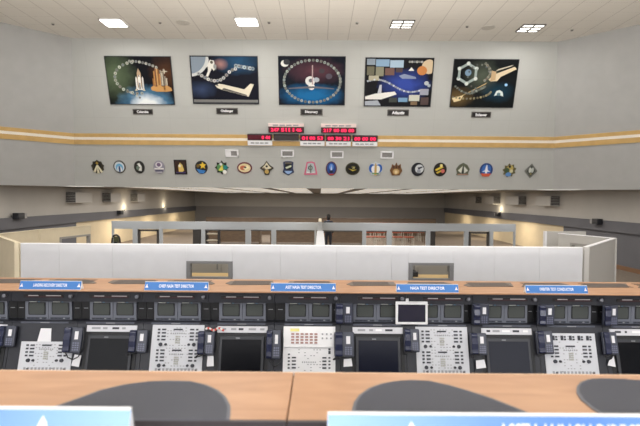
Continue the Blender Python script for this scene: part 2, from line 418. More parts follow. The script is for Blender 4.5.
P3 = dots(lambda t:(.01+.86*math.cos(2*PI*t),-.02+.88*math.sin(2*PI*t)),46,.062,(176,186,178)) + [(circ(-.82,.72,.12,.14,12),(220,220,214)),(circ(-.76,.78,.1,.12,12),(20,24,34)),
      (rect(.0,.035,-.15,.66),(176,150,150)),([(-.72,-.3),(-.1,-.22),(.12,-.22),(.68,-.3),(.68,-.34),(.06,-.3),(-.7,-.34)],(90,92,100)),
      (circ(-.05,-.0,.15,.2,14),(222,222,218)),(circ(.14,.05,.09,.1,12),(176,182,190)),(circ(-.01,-.24,.1,.14,12),(230,228,222)),(circ(-.03,.02,.07,.08,10),(96,96,104)),
      (circ(.3,.42,.09,.1,10),(52,40,50)),(circ(.52,.2,.1,.12,10),(70,60,76)),(circ(.52,.2,.06,.07,10),(120,104,120))]
P4 = [(rect(-.97,-.72,.72,.97),(126,138,150)),(rect(-.7,-.3,.66,.95),(120,150,176)),(rect(-.28,.12,.62,.92),(150,172,190)),(rect(-.96,-.74,.3,.66),(96,92,70)),(rect(-.7,-.46,.26,.64),(120,118,96)),
      (rect(-.9,-.6,.08,.28),(166,160,136)),(rect(-.42,-.14,.3,.6),(96,64,54)),(rect(-.1,.1,.42,.6),(60,40,38)),(circ(.88,.66,.22,.3,16),(206,184,150)),(circ(.68,.5,.15,.19,14),(190,120,56)),
      ([(-.99,-.6),(-.7,-.48),(-.1,-.38),(-.04,-.5),(-.5,-.72),(-.99,-.72)],(222,220,214)),([(-.62,-.46),(-.56,-.1),(-.5,-.1),(-.5,-.44)],(176,178,186)),([(-.99,-.8),(-.6,-.76),(-.5,-.98),(-.99,-.98)],(160,166,176)),
      (rect(-.26,-.02,-.84,-.64),(44,50,44)),(rect(.02,.3,-.82,-.64),(110,150,184)),(rect(.34,.66,-.78,-.52),(196,196,182)),(rect(.66,.92,-.52,-.26),(150,152,166)),(rect(.7,.94,-.94,-.62),(72,52,50)),(rect(.4,.6,-.95,-.8),(120,96,66)),
      (sc([(star(0,0,1,.5,3),WH)],.1,.36,.54)[0][0],(214,214,210)),([(.0,.28),(.16,.36),(.5,.24),(.52,.16),(.1,.16)],(120,132,160)),(circ(.84,-.02,.07,.09,10),(180,186,190)),(circ(.92,-.12,.05,.07,10),(160,170,180))] + \
     dots(lambda t:(-.92+1.62*t,-.02+.18*math.sin(2*PI*t*.9+.4)-.25*t),26,.045,(206,214,226)) + dots(lambda t:(.3+.36*t,.86),6,.05,(190,190,184))
def hexring(cx, cy, r, c):
    out = []
    for k in range(6):
        a = PI/6+k*PI/3; b = a+PI/3
        out.append(([(cx+r*math.cos(a)*.82,cy+r*math.sin(a)*1.12),(cx+r*math.cos(b)*.82,cy+r*math.sin(b)*1.12),(cx+.74*r*math.cos(b)*.82,cy+.74*r*math.sin(b)*1.12),(cx+.74*r*math.cos(a)*.82,cy+.74*r*math.sin(a)*1.12)],c))
        out.append((circ(cx+r*.9*math.cos(a)*.82,cy+r*.9*math.sin(a)*1.12,.06,.08,10),(214,220,214)))
    return out
P5 = hexring(-.56,.42,.42,(158,172,168)) + [(circ(-.54,.46,.1,.14,12),(120,150,176)),([(-.9,-.7),(.05,-.02),(.1,.06),(-.82,-.62)],(196,170,120)),([(-.98,-.62),(-.62,-.5),(-.7,-.72),(-.9,-.8)],(226,206,160)),
      ([(.12,.18),(.3,.4),(.9,.72),(.97,.62),(.5,.3),(.4,.12),(.2,.1)],(214,196,164)),([(.3,.52),(.4,.62),(.86,.8),(.8,.74)],(200,190,170)),([(.18,.1),(.2,.56),(.34,.5),(.34,.16)],(190,160,120)),
      ([(.36,-.52),(.42,-.3),(.52,-.26),(.62,-.34),(.66,-.54),(.5,-.46)],(214,224,220)),(circ(.5,-.44,.06,.07,10),(90,120,130)),(circ(.7,-.04,.05,.06,10),(150,196,236))] + \
     dots(lambda t:(-.5+.75*math.cos(1.2*PI+t*.75*PI),-.3+.34*math.sin(1.2*PI+t*.75*PI)),16,.05,(170,160,120)) + dots(lambda t:(-.36+.4*t,-.32+.2*t*t),10,.05,(150,160,150)) + dots(lambda t:(-.02+.18*math.sin(3*t),.84-.7*t),11,.06,(150,150,132)) + dots(lambda t:(-.9+.9*t,-.12-.3*math.sin(PI*t)),14,.05,(130,140,130)) + dots(lambda t:(-.2+.34*math.cos(5*t),.3+.5*math.sin(5*t)),12,.045,(110,116,112))
POSTERS = [
 ('poster of a rocket stack in a ring of tiny emblems with an orange tank', (104,56,172,56,174,104,111,105), (10,12,18), [(-.75,.2,.75,1.2,(96,112,84),.9),(.85,.3,.6,.9,(96,60,36),.7),(.15,-1.05,1.0,.95,(96,150,190),1.3),(.15,-1.1,.62,.6,(236,240,240),1.8)], P1, 'Columbia', (143,111.6,20,5.4)),
 ('poster of a floating astronaut above a pale shuttle flying sideways', (190,56,258,55.5,259,104,193,104), (16,18,30), [(.4,.75,.8,.6,(40,84,120),.9),(-.1,.65,.25,.25,(190,140,130),.8),(-.7,-.4,.5,.4,(60,76,110),.8)], P2, 'Challenger', (227.2,111,21.5,6.2)),
 ('poster of a landing shuttle inside a large oval ring of emblems', (278,56,345,56,345.5,105,279,105), (14,20,32), [(.1,.4,1.0,.6,(92,56,66),1.0),(0,-.6,1.1,.55,(24,104,160),1.3)], P3, 'Discovery', (311.5,112,22,6.4)),
 ('poster collage of small pictures around a blue field with a dotted curve', (365.5,57,434,58,430.5,107,363.5,106), (20,20,24), [(.2,-.1,.85,.7,(50,70,150),1.3)], P4, 'Atlantis', (398,112.6,21.5,6.4)),
 ('poster of a silver hexagon ring and a tan shuttle against dark space', (454,57,519,61,512.5,108,449.5,107), (14,18,20), [(-.1,.3,.6,.8,(84,92,78),.9),(.45,-.35,.6,.5,(22,60,80),.9),(-.8,-.6,.6,.5,(120,96,56),.8)], P5, 'Endeavour', (481,114.6,19.5,5.8)),
]
for lb, q, base, blobs, layers, cap, (cx,cy,cw,ch) in POSTERS:
    pts = [wuv(q[i],q[i+1]) for i in range(0,8,2)]
    u0_ = (pts[0][0]+pts[3][0])/2; u1_ = (pts[1][0]+pts[2][0])/2; v1_ = (pts[0][1]+pts[1][1])/2; v0_ = (pts[2][1]+pts[3][1])/2
    cu, cv, hw, hh = (u0_+u1_)/2, (v0_+v1_)/2, (u1_-u0_)/2, (v1_-v0_)/2
    O = OB+U_*cu+V_*cv+N_*.004; fr = (O,U_,V_,N_)
    t = thing('poster', O, lb, 'poster', None)
    m = MB(); m.fbox(-hw,hw,-hh,hh,0,.03,BLACKISH,fr); m.build('backing_board', t)
    m = MB(); m.fbox(-hw+.02,hw-.02,-hh+.02,hh-.02,.0305,.034,poster_bg('print_'+cap.lower(),hw,hh,base,blobs),fr)
    for k, (p, c) in enumerate(layers):
        m.prism([(max(-.985,min(.985,x))*(hw-.02),max(-.985,min(.985,y))*(hh-.02)) for x, y in p],.0345+.0012*(k % 6),.0352+.0012*(k % 6),C(c,.5),fr)
    m.build('print', t)
    u, v = wuv(cx,cy); O = OB+U_*u+V_*v+N_*.004; fr = (O,U_,V_,N_); s = O.y/F
    t = thing('nameplate', O, 'dark nameplate reading %s below its poster' % cap, 'nameplate', 'nameplates under the posters')
    m = MB(); m.fbox(-cw*s/2,cw*s/2,-ch*s/2,ch*s/2,0,.02,M('plate_grey',(92,88,84),.5),fr); m.build('frame', t, bevel=.005)
    m = MB(); m.fbox(-cw*s/2+.03,cw*s/2-.03,-ch*s/2+.03,ch*s/2-.03,.02,.025,M('plate_black',(24,22,22),.5),fr); m.build('plate', t)
    text('lettering', cap, fr, 0, 0, cw*s*.58, ch*s*.5, WHITE, t, off=.029, bold=.045)

# ------------------------------------------------------------------ mission emblems
K=(26,26,28); DO=(56,50,36)
EM = [
 (98,166.6,13,14,star(0,0,1,.84,9),DO,[(circ(0,.3,.6,.5),K),([(-.1,.3),(.1,.3),(.75,-.75),(.4,-.85),(.05,.0),(.2,-.95),(-.2,-.95),(-.05,.0),(-.4,-.85),(-.75,-.75)],(226,220,190)),(star(0,.55,.3,.12,4),(180,150,60))],'jagged dark emblem with pale rays fanning downward'),
 (119.8,166.6,12,13,circ(0,0,1),(84,80,76),[(circ(0,0,.82),(214,222,228)),(circ(0,-.1,.62),(110,176,214)),(circ(0,-.35,.4,.5),(226,230,232)),(rect(-.15,.15,-.8,.1),(40,80,130))],'round emblem with a pale blue arch in a grey rim'),
 (139.6,167,10.5,13,circ(0,0,1),(44,44,42),[([(-.4,.5),(.1,.7),(.5,.1),(.4,-.6),(-.2,-.5),(.1,.0)],(214,216,208)),(circ(-.3,-.1,.3),(110,130,116)),(circ(.1,.3,.2),(240,240,236))],'dark oval emblem with a white slash in it'),
 (159.3,167,11,13.5,circ(0,0,1),(150,146,160),[(circ(0,.35,.6,.45),(226,224,226)),(circ(0,.4,.38,.3),(120,100,130)),(rect(-.85,.85,-.3,-.12),(230,228,224)),(rect(-.7,.7,-.62,-.44),(66,66,96)),(rect(-.5,.5,-.8,-.68),(214,212,214))],'tall lilac emblem banded with white stripes'),
 (180.7,167,12.5,15,rect(-1,1,-1,1),(30,22,24),[(rect(-.8,.8,-.82,.82),(56,34,26)),([(-.3,-.6),(-.35,.2),(0,.65),(.35,.3),(.55,-.4),(.2,-.7)],(226,196,110)),(circ(-.1,.2,.2),(236,230,214)),(rect(-.75,.75,-.8,-.62),(70,60,110))],'tall rectangular dark emblem holding a gold figure'),
 (201.5,167.2,12.5,13.5,circ(0,0,1),(36,36,40),[(star(.25,.3,.6,.28,5),(232,196,60)),([(-.8,-.2),(0,-.35),(.7,-.5),(.3,-.9),(-.4,-.88)],(64,130,200)),(circ(-.5,.25,.25),(120,96,40))],'round dark emblem with a yellow star over blue'),
 (222,167.4,14,14.5,star(0,0,1,.7,8),(40,40,36),[(circ(-.1,.0,.6),(86,140,84)),([(-.5,-.4),(.1,.45),(.2,-.4)],(226,214,96)),(circ(.55,.05,.3),(40,140,140)),(circ(.4,-.6,.3),(236,236,230)),(circ(-.1,.5,.2),(230,230,230))],'spiky emblem coloured green, yellow and teal'),
 (244.7,167.6,15,11.5,circ(0,0,1),(110,50,64),[(circ(0,0,.82,.78),(222,206,160)),(circ(-.2,.0,.4,.42),(196,110,80)),([(-.2,-.1),(.4,.5),(.62,.0),(.1,-.4)],(240,232,190)),(circ(.1,.1,.15),(60,40,50))],'wide maroon rimmed oval emblem with a cream middle'),
 (266.8,167.8,14,14.5,[(0,1),(.45,.4),(1,0),(.5,-.4),(.3,-1),(-.3,-1),(-.5,-.4),(-1,0),(-.45,.4)],(64,58,48),[([(0,.82),(.35,.3),(.7,.0),(.0,-.2),(-.7,.0),(-.35,.3)],(216,208,180)),(circ(0,-.5,.3),(190,160,90)),(circ(0,.25,.16),(40,36,34)),([(-.9,0),(-.3,.1),(-.2,-.2)],(120,108,90))],'cross shaped emblem in cream and dark brown'),
 (288.4,168.2,11.5,14.5,[(-.9,.85),(-.5,1),(.5,1),(.9,.85),(.8,0),(1,-.55),(.4,-.8),(0,-1),(-.4,-.8),(-1,-.55),(-.8,0)],(46,56,90),[(circ(0,.3,.62,.5),(18,20,22)),([(-.55,.15),(.5,.5),(.55,.25),(-.3,-.05)],(200,206,180)),([(-.7,-.35),(.7,-.35),(.4,-.65),(0,-.82),(-.4,-.65)],(150,180,220)),(rect(-.6,.6,.7,.85),(120,110,90))],'dark blue shield emblem with a pale stripe and blue foot'),
 (310.7,168.2,13.5,14,[(-.6,.9),(.1,1),(.6,.85),(.8,.1),(1,-.9),(-1,-.95),(-.75,.1)],(214,110,140),[([(-.45,.72),(.1,.82),(.45,.7),(.62,.0),(.75,-.7),(-.75,-.72),(-.55,.0)],(176,188,190)),(circ(-.05,.1,.35),(90,106,106)),(circ(.0,.1,.18),(222,222,214)),(rect(-.6,.6,-.62,-.48),(230,226,226)),(rect(-.1,.1,-.6,.6),(110,120,110))],'pink edged bell shaped emblem with a grey middle'),
 (331.3,168.4,11,14.5,circ(0,0,1),(96,46,44),[(circ(0,.05,.82,.86),(34,70,140)),(circ(0,.25,.4,.45),(90,140,214)),(circ(0,-.45,.35,.2),(30,34,60)),([(-.12,-.2),(.12,-.2),(0,.6)],(214,222,236)),(rect(-.4,.4,-.86,-.72),(190,70,60))],'tall blue oval emblem with a dull red rim'),
 (352.6,168.6,14.5,13,circ(0,0,1),(70,68,44),[(circ(0,0,.86,.84),(22,22,20)),([(-.6,.05),(.0,-.35),(.6,-.1),(.0,-.15)],(214,190,70)),(circ(.1,.3,.3,.15),(110,108,70)),([(-.1,.0),(.2,.35),(.3,.1)],(200,190,120))],'wide black oval emblem with a thin yellow swoosh'),
 (375.4,168.8,14,14.5,star(0,0,1,.86,10),(196,204,214),[(circ(-.5,.1,.45,.6),(44,92,170)),(circ(.5,.1,.45,.6),(40,96,180)),(circ(-.25,.0,.35,.5),(236,236,236)),(circ(.3,.0,.35,.5),(236,236,230)),([(-.18,-.9),(-.15,.5),(0,.95),(.15,.5),(.18,-.9)],(198,164,100)),(rect(-.5,.5,-.7,-.55),(90,150,90))],'white emblem with blue sides and a tan rocket up the middle'),
 (396,169,12.5,14,[(0,1),(.25,.5),(.7,.75),(.75,.3),(1,-.2),(.6,-.9),(-.6,-.9),(-1,-.2),(-.75,.3),(-.7,.75),(-.25,.5)],(120,84,50),[(circ(0,-.35,.52,.42),(196,160,104)),(circ(0,-.4,.25,.25),(226,206,160)),([(-.12,.1),(.12,.1),(0,.85)],(66,44,32)),(rect(-.6,-.3,.15,.5),(80,50,40)),(rect(.3,.6,.15,.5),(84,52,40))],'crown shaped tan and brown emblem'),
 (417.7,169.2,13,13.5,circ(0,0,1),(30,32,40),[(circ(.22,.1,.66),(206,210,212)),([(-.1,.3),(.95,.5),(.5,.2),(.1,.0)],(40,44,60)),(circ(.15,-.25,.3),(150,156,166))],'black crescent emblem round a pale disc'),
 (440,169.4,13,14,circ(0,0,1),(38,34,32),[([(-.8,.0),(.2,.55),(.5,.35),(-.6,-.2)],(222,198,60)),([(-.6,-.4),(.4,.1),(.55,-.1),(-.4,-.6)],(206,180,60)),(circ(.4,-.2,.3),(206,110,100)),(circ(.1,.6,.22),(236,226,150))],'round black emblem with yellow diagonal bars'),
 (462.7,169.6,13.5,14,[(0,1),(.6,.7),(1,.1),(.8,-.5),(.9,-.75),(-.9,-.75),(-.8,-.5),(-1,.1),(-.6,.7)],(92,96,78),[([(-.75,-.1),(-.1,.55),(-.2,-.5)],(214,216,200)),([(.75,-.1),(.1,.55),(.2,-.5)],(210,214,204)),([(-.12,-.5),(.0,.7),(.12,-.5)],(44,50,52)),(rect(-.75,.75,-.72,-.58),(170,130,110))],'olive tent shaped emblem with two white wings'),
 (486,169.8,13,14,circ(0,0,1),(40,66,124),[(circ(0,.1,.72,.7),(60,110,186)),([(-.08,.7),(.08,.7),(.2,.0),(.7,-.3),(.2,-.2),(.1,-.5),(-.1,-.5),(-.2,-.2),(-.7,-.3),(-.2,.0)],(234,236,240)),([(-.8,-.5),(.8,-.5),(.5,-.95),(-.5,-.95)],(206,92,64))],'round blue emblem with white wings over a red base'),
 (508.8,170.2,14,14.5,star(.05,0,1,.72,9,.3),(104,98,64),[(circ(.1,.3,.45),(186,166,90)),(circ(-.3,.0,.35),(70,90,60)),(circ(-.05,-.55,.42,.3),(96,140,196)),(circ(.3,-.1,.25),(206,200,160)),(circ(.0,.55,.18),(50,46,36))],'rugged gold and green emblem with a blue patch at its foot'),
 (530.6,170.8,13,15,[(0,1),(1,0),(0,-1),(-1,0)],(110,112,106),[([(0,.72),(.68,.0),(0,-.72),(-.68,.0)],(62,66,62)),(circ(-.18,.12,.2,.36),(206,210,200)),(circ(.18,.12,.2,.36),(190,196,190)),(circ(.0,-.4,.14),(150,140,90))],'grey diamond emblem with two pale ovals'),
]
for px, py, w, h, out, c, lay, lb in EM:
    u, v = wuv(px,py); O = OB+U_*u+V_*v+N_*.004; fr = (O,U_,V_,N_); s = O.y/F; a, b = w*s/2, h*s/2
    m = MB(); m.prism([(x*a,y*b) for x, y in out],0,.03,C(c,.5),fr)
    for k, (p, cc) in enumerate(lay): m.prism([(x*a,y*b) for x, y in p],.031+k*.002,.033+k*.002,C(cc,.5),fr)
    tag(m.recenter('mission_emblem', O), lb+' on the wall', 'emblem', 'mission emblems on the wall')

# wall vents under the stripes
for k, (px, py, lb) in enumerate([(232,153.2,'white framed wall vent half covered, above the maroon rimmed oval emblem'),(287.5,153.4,'white framed grey wall vent above the blue shield emblem'),
                   (337,154.4,'white framed grey wall vent above the tall blue oval emblem'),(387,154.8,'white framed grey wall vent above the crown shaped emblem')]):
    u, v = wuv(px,py); O = OB+U_*u+V_*v+N_*.004; fr = (O,U_,V_,N_); s = O.y/F; a, b = 6.6*s, 3.6*s
    t = thing('wall_vent', O, lb, 'vent', 'vents under the stripes'); m = MB()
    for q in ((-a,a,b-.04,b),(-a,a,-b,-b+.04),(-a,-a+.05,-b,b),(a-.05,a,-b,b)): m.fbox(q[0],q[1],q[2],q[3],0,.03,WHITE,fr)
    m.build('frame', t)
    m = MB(); m.fbox(-a+.05,a-.05,-b+.04,b-.04,0,.008,M('vent_backing',(120,118,116),.7),fr)  # darker grey plate behind the slats
    for j in range(6):
        vv = -b+.06+j*(2*b-.12)/5; m.fbox(-a+.05,a-.05,vv-.008,vv+.008,.008,.02,M('vent_slat',(150,148,146),.6),fr)
    m.build('grille', t)
    if k == 0:
        m = MB(); m.fbox(-a+.05,-.03,-b+.04,b-.04,.02,.026,WHITE,fr); m.build('cover_plate', t)

# ------------------------------------------------------------------ countdown clocks
CL = [(268.8,304,126.2,131.9,'247 51 11 46',(123.2,126),'upper','red countdown clock on top, over the blank display'),
      (321,356,127,132.4,'217 00 00 00',(123.6,126.7),'upper','red countdown clock on top, over the fourth lower display'),
      (248,272.2,133.8,139.4,'   0 44',(139.8,144.6),'lower','red lower clock at the start of the row, beside the blank display'),
      (274,298.8,134.2,139.6,None,None,'lower','blank dark display with no digits between two red clocks'),
      (300.3,324.6,134.6,140,'01 00 53',(140.4,145),'lower','red lower clock just after the blank dark display'),
      (326,350.7,135,140.4,'00 30 21',(140.8,145.2),'lower','red lower clock directly under the second top clock'),
      (352.4,377.2,135.3,140.8,'00 00 00',(141.2,145.4),'lower','red lower clock at the end of the row over the stripes')]
for x0, x1, y0, y1, txt, lab, row, lb in CL:
    cx = (x0+x1)/2; cy = (y0+y1)/2
    u, v = wuv(cx,cy); O = OB+U_*u+V_*v+N_*.035; fr = (O,U_,V_,N_); s = O.y/F; a = (x1-x0)*s/2; b = (y1-y0)*s/2/.96
    t = thing('countdown_clock', O, lb, 'clock', 'countdown clocks on the wall')
    m = MB(); m.fbox(-a,a,-b,b,-.03,.09,M('clock_case',(40,30,34),.5),fr); m.build('housing', t)
    m = MB(); m.fbox(-a+.02,a-.02,-b+.02,b-.02,.0905,.095,REDD if txt else M('blank_face',(62,54,56),.5),fr); m.build('face', t)
    if txt:
        gs = txt.split(' ') if txt[0] != ' ' else ['','','0','44']
        tot = sum(len(g) for g in (txt.split(' ') if txt[0] != ' ' else ['00','00','0','44']))
        uu = -a*.88; unit = a*1.76/(tot+.45*(len(gs)-1))
        for g in gs:
            wd = unit*len(g) if g else unit*2
            if g: text('digits', g, fr, uu+wd/2, 0, wd*.92, b*1.25, REDL, t, off=.1, bold=.03)
            uu += wd+unit*.45
    if lab:
        uu, va = wuv(cx,lab[1]); _, vb = wuv(cx,lab[0])
        m = MB(); m.fbox(-a,a,va-v,vb-v,-.03,.085,WHITE if row == 'lower' else M('pink_white',(232,212,208),.6),fr)
        mid = (va+vb)/2-v
        for j in range(4): m.fbox(-a*.75+j*a*.38,-a*.75+j*a*.38+a*.3,mid-.02,mid+.02,.085,.088,SEAMG,fr)
        m.build('caption_strip', t)

# ------------------------------------------------------------------ hall fittings
def strip_light(x0, x1, lb):
    m = MB(); m.box(x0,x1,17.2,38.5,HB+.035,HB+.059,M('strip_diffuser',(236,232,222),.6,emit=.55))
    for k in range(9): m.box(x0,x1,17.2+k*2.6,17.26+k*2.6,HB+.03,HB+.034,GREYW)
    tag(m.recenter('ceiling_strip_light',((x0+x1)/2,17.2,HB+.035)), lb, 'ceiling light', 'long strip lights on the low hall ceiling')
strips = []
for k in range(-4,4):
    a = .04+k*1.84; strips.append(a)
    od = ['just','second','third','fourth'][k if k >= 0 else -k-1]
    strip_light(a, a+1.24, 'pale strip light on the low hall ceiling, %s %s of the aisle divider' % (od, 'right' if k >= 0 else 'left'))
for i, (sg, px0, px1, w) in enumerate([(-1,76,92,0),(-1,111,121,0),(-1,138,145,0),(1,535,550,0),(1,506,518,0),(1,485,493,0),(1,468,475,0)]):
    d0, d1 = abs(px0-320), abs(px1-320)
    ya, yb = 9.6*F/max(d0,d1), 9.6*F/min(d0,d1)
    m = MB(); nm = 'ventilation_box'; z0 = EYE-.27; z1 = EYE+.16
    t = thing(nm, (sg*10,(ya+yb)/2,z0), ('%s pale ventilation box along the %s upper wall band of the hall' % (['first','second','third'][i] if i < 3 else ['first','second','third','fourth'][i-3], 'left' if sg < 0 else 'right')), 'vent', 'ventilation boxes along the hall')
    m.box(sg*9.6,sg*10,ya,yb,z0,z1,M('duct_box',(176,173,168),.7)); m.build('casing', t, bevel=.02)
    m = MB()
    for j in range(6): m.box(sg*9.62,sg*9.98,ya-.012,ya-.001,z0+.04+j*.065,z0+.085+j*.065,M('duct_shade_bars',(70,68,66),.7))  # dark bars put the unlit near face's shade into colour
    m.build('grille', t)
for px, py, lb in ((18.5,216,'black wall speaker with a pale end on the dark band at the left, nearest'),(120,212.5,'small black wall speaker on the dark band beside the left cream wall'),
                   (597.5,221.5,'black wall speaker with a pale end on the right dark band above the grey wall'),(498,214.5,'small black wall speaker on the dark band under the lit patch')):
    sg = -1 if px < 320 else 1; Y = 9.8*F/abs(px-320); p = atY(px,py,Y)
    t = thing('wall_speaker', (sg*9.9,Y,p.z), lb, 'speaker', 'wall speakers on the dark band')
    m = MB(); m.box(sg*9.9,sg*9.7,Y-.17,Y+.17,p.z-.1,p.z+.1,BLACKISH); m.build('cabinet', t, bevel=.01)
    m = MB(); m.box(sg*9.699,sg*9.69,Y-.15,Y+.15,p.z-.08,p.z-.01,M('speaker_grille',(52,52,54),.8)); m.build('grille', t)
    m = MB(); m.box(sg*9.9,sg*9.7,Y+.17,Y+.3,p.z-.08,p.z+.08,M('speaker_pale',(150,148,146),.6)); m.build('bracket', t)
# uplights standing on the band's ledge
for px, lb in ((125,'warm uplight standing on the left band, nearer one'),(164.5,'warm uplight standing on the left band, farther one'),(500,'warm uplight standing on the right band')):
    sg = -1 if px < 320 else 1; Y = 9.93*F/abs(px-320)
    t = thing('uplight', (sg*9.95,Y,ZS), lb, 'lamp', 'uplights on the band')
    m = MB(); m.tube([(sg*9.95,Y,ZS),(sg*9.95,Y,ZS+.05)],[.03,.045],BLACKISH,10); m.build('housing', t)
    m = MB(); m.tube([(sg*9.95,Y,ZS+.05),(sg*9.95,Y,ZS+.056)],.04,M('warm_lens',(255,226,170),.5,emit=4),10); m.build('lens', t)
    ld = bpy.data.lights.new('uplight_lamp','POINT'); ld.energy = 14; ld.color = (1,.86,.62); ld.shadow_soft_size = .05
    lo = bpy.data.objects.new('uplight_lamp', ld); COL.objects.link(lo); lo.location = (sg*9.72,Y,ZS+.14)

# glazed office screen at Y=20
YS = 20.0
def X20(px): return (px-320)*YS/F
zb1 = atY(320,222.6,YS).z; zb0 = atY(320,230.2,YS).z
t = thing('office_screen', (0,YS,0), 'long blue grey framed office screen crossing the hall, below the dark far wall', 'screen')
m = MB(); m.box(X20(112),X20(515.5),YS-.06,YS+.06,zb0,zb1,BEAM); m.build('top_beam', t)
for a, b in ((112,113.6),(133,138),(159.5,162.5),(201.5,205),(245.6,251),(271.5,276.2),(314.6,316.4),(362.5,366.4),(387,392),(426.2,430.4),(464.5,468.6),(489.6,493.4),(514,515.5)):
    m = MB(); m.box(X20(a),X20(b),YS-.06,YS+.06,0,zb0,BEAM); m.build('post', t)
for a, b in ((138.4,158.6),(469.2,489)):
    m = MB(); d = M('door_frame_dark',(66,62,58),.6)
    m.box(X20(a),X20(a)+.07,YS-.05,YS+.05,0,zb0-.02,d); m.box(X20(b)-.07,X20(b),YS-.05,YS+.05,0,zb0-.02,d); m.box(X20(a),X20(b),YS-.05,YS+.05,zb0-.09,zb0-.02,d)
    m.build('door_frame', t)
for a, b in ((193,201),(431,435.5)):
    m = MB(); m.box(X20(a),X20(b),YS-.03,YS+.03,0,zb0,M('dark_infill',(52,48,46),.6)); m.build('infill_panel', t)
for a, b in ((205,245.6),(251,271.5),(276.2,314.6),(325,362.5),(366.4,387),(392,426.2)):
    m = MB(); m.box(X20(a),X20(b),YS-.035,YS+.035,.0,.32,BEAM); m.build('kick_panel', t)
for a, b, c in ((205,245.6,1),(251,271.5,0),(276.2,314.6,1),(325,362.5,1),(366.4,387,0),(392,426.2,1)):
    m = MB(); m.box(X20(a),X20(b),YS-.02,YS+.02,zb0-.05,zb0,M('glazing_bar',(88,88,88),.6)); m.build('glazing_bar', t)
# brown low wall and desks behind the screen
BRN = wood_mat('brown_wood',(84,68,54),(106,88,70))
for xa, xb, lb in ((204,262,'brown wooden desk behind the office screen, under the shelf'),(270,318,'brown wooden desk behind the office screen, beside the aisle divider'),(326,364,'brown wooden desk behind the office screen, beside the standing person')):
    Y = 25.0; a, b = (xa-320)*Y/F, (xb-320)*Y/F
    t = thing('desk', ((a+b)/2,Y,0), lb, 'desk', 'desks behind the office screen')
    m = MB(); m.box(a,b,Y-.4,Y+.4,.72,.76,BRN); m.build('desktop', t)
    m = MB(); m.box(a+.05,b-.05,Y-.35,Y-.32,.1,.72,BRN); m.build('modesty_panel', t)
    for x in (a+.05,b-.1):
        m = MB(); m.box(x,x+.05,Y-.38,Y+.38,0,.72,BRN); m.build('side_panel', t)
Y = 31.0
m = MB(); a, b = (206-320)*Y/F, (436-320)*Y/F
m.box(a,b,Y,Y+.1,0,1.02,BRN); m.box(a,b,Y-.03,Y+.13,1.02,1.06,M('rail_dark',(84,66,52),.6))
tag(m.recenter('dado_wall',((a+b)/2,Y,0)), 'low brown wooden wall far behind the desks in the hall', 'low wall')
def shelfunit():
    Y = 23.0; a, b = (207-320)*Y/F, (219-320)*Y/F; t = thing('equipment_rack', ((a+b)/2,Y,0), 'dark open rack with pale shelves seen through the office screen', 'rack')
    for x in (a,b):
        m = MB(); m.box(x-.03,x+.03,Y-.2,Y+.2,0,.95,BLACKISH); m.build('upright', t)
    for z in (.3,.6,.88):
        m = MB(); m.box(a,b,Y-.2,Y+.2,z,z+.04,M('pale_shelf',(176,168,150),.6)); m.build('shelf', t)
shelfunit()
# chairs with red seats beyond the screen
RED = M('chair_red',(150,78,58),.7); CHR = M('chair_frame_pale',(190,186,176),.5)
def chair(x, y):
    t = thing('stacking_chair', (x,y,0), 'red chair', 'chair', 'red chairs beyond the office screen')
    m = MB(); m.box(x-.23,x+.23,y-.23,y+.23,.43,.48,RED); m.build('seat', t, bevel=.015)
    m = MB(); m.box(x-.22,x+.22,y+.2,y+.24,.62,.95,RED); m.build('backrest', t, bevel=.015)
    for sx in (-1,1):
        m = MB(); m.tube([(x+sx*.21,y-.2,0),(x+sx*.21,y-.2,.43)],.016,CHR,6); m.build('leg', t)
        m = MB(); m.tube([(x+sx*.21,y+.22,0),(x+sx*.21,y+.22,.94)],.016,CHR,6); m.build('leg', t)
    return t
c0 = None; k = 0
rows = [(24.0,[(370,),(380.5,),(398,),(409,)]),(27.5,[(374.5,),(384.2,),(395,),(405,),(414.5,),(424,)])]
ordn = ['first','second','third','fourth','fifth','sixth']
for ri, (Y, pl) in enumerate(rows):
    for i, (px,) in enumerate(pl):
        x = (px-320)*Y/F; lb = '%s red chair from the standing person, in the %s row behind the office screen' % (ordn[i], ['near','far'][ri])
        if c0 is None: c0 = chair(x,Y); c0['label'] = lb; cp = (x,Y)
        else: copy_thing(c0,(x-cp[0],Y-cp[1],0),lb)
# yellow brown table beside the chairs
Y = 26.0; x = (417-320)*Y/F
t = thing('side_table', (x,Y,0), 'small yellowish side table beside the red chairs', 'table'); m = MB(); m.box(x-.4,x+.4,Y-.3,Y+.3,.9,.96,M('yellow_wood',(196,160,96),.6)); m.build('tabletop', t)
for sx in (-1,1):
    for sy in (-1,1):
        m = MB(); m.box(x+sx*.36-.02,x+sx*.36+.02,y0:=Y+sy*.26-.02,y0+.04,0,.9,BRN); m.build('leg', t)
# dark desk lamp at the left opening
Y = 19.2; p = atY(116,244,Y); x = p.x
t = thing('office_chair', (x,Y,0), 'dark curved chair back showing in front of the cream wall at the screen end', 'chair')
arc = [(x-.16+.02*0,Y,.45)]+[(x+.15*math.cos(PI-a*PI/8),Y,.62+.2*math.sin(a*PI/8)) for a in range(9)]+[(x+.16,Y,.45)]
m = MB(); m.tube(arc,.035,BLACKISH,8); m.build('back_frame', t, smooth=True)
m = MB(); m.box(x-.1,x+.1,Y+.0,Y+.03,.5,.76,M('mesh_green',(84,86,60),.8)); m.build('backrest', t)
m = MB(); m.box(x-.24,x+.24,Y-.5,Y-.04,.42,.5,BLACKISH); m.build('seat', t, bevel=.02)
m = MB(); m.tube([(x,Y-.25,.08),(x,Y-.25,.42)],.03,BLACKISH,8); m.build('column', t)
for q in range(5):
    m = MB(); m.tube([(x,Y-.25,.09),(x+.27*math.cos(q*2*PI/5),Y-.25+.27*math.sin(q*2*PI/5),.03)],.025,BLACKISH,6); m.build('leg', t)
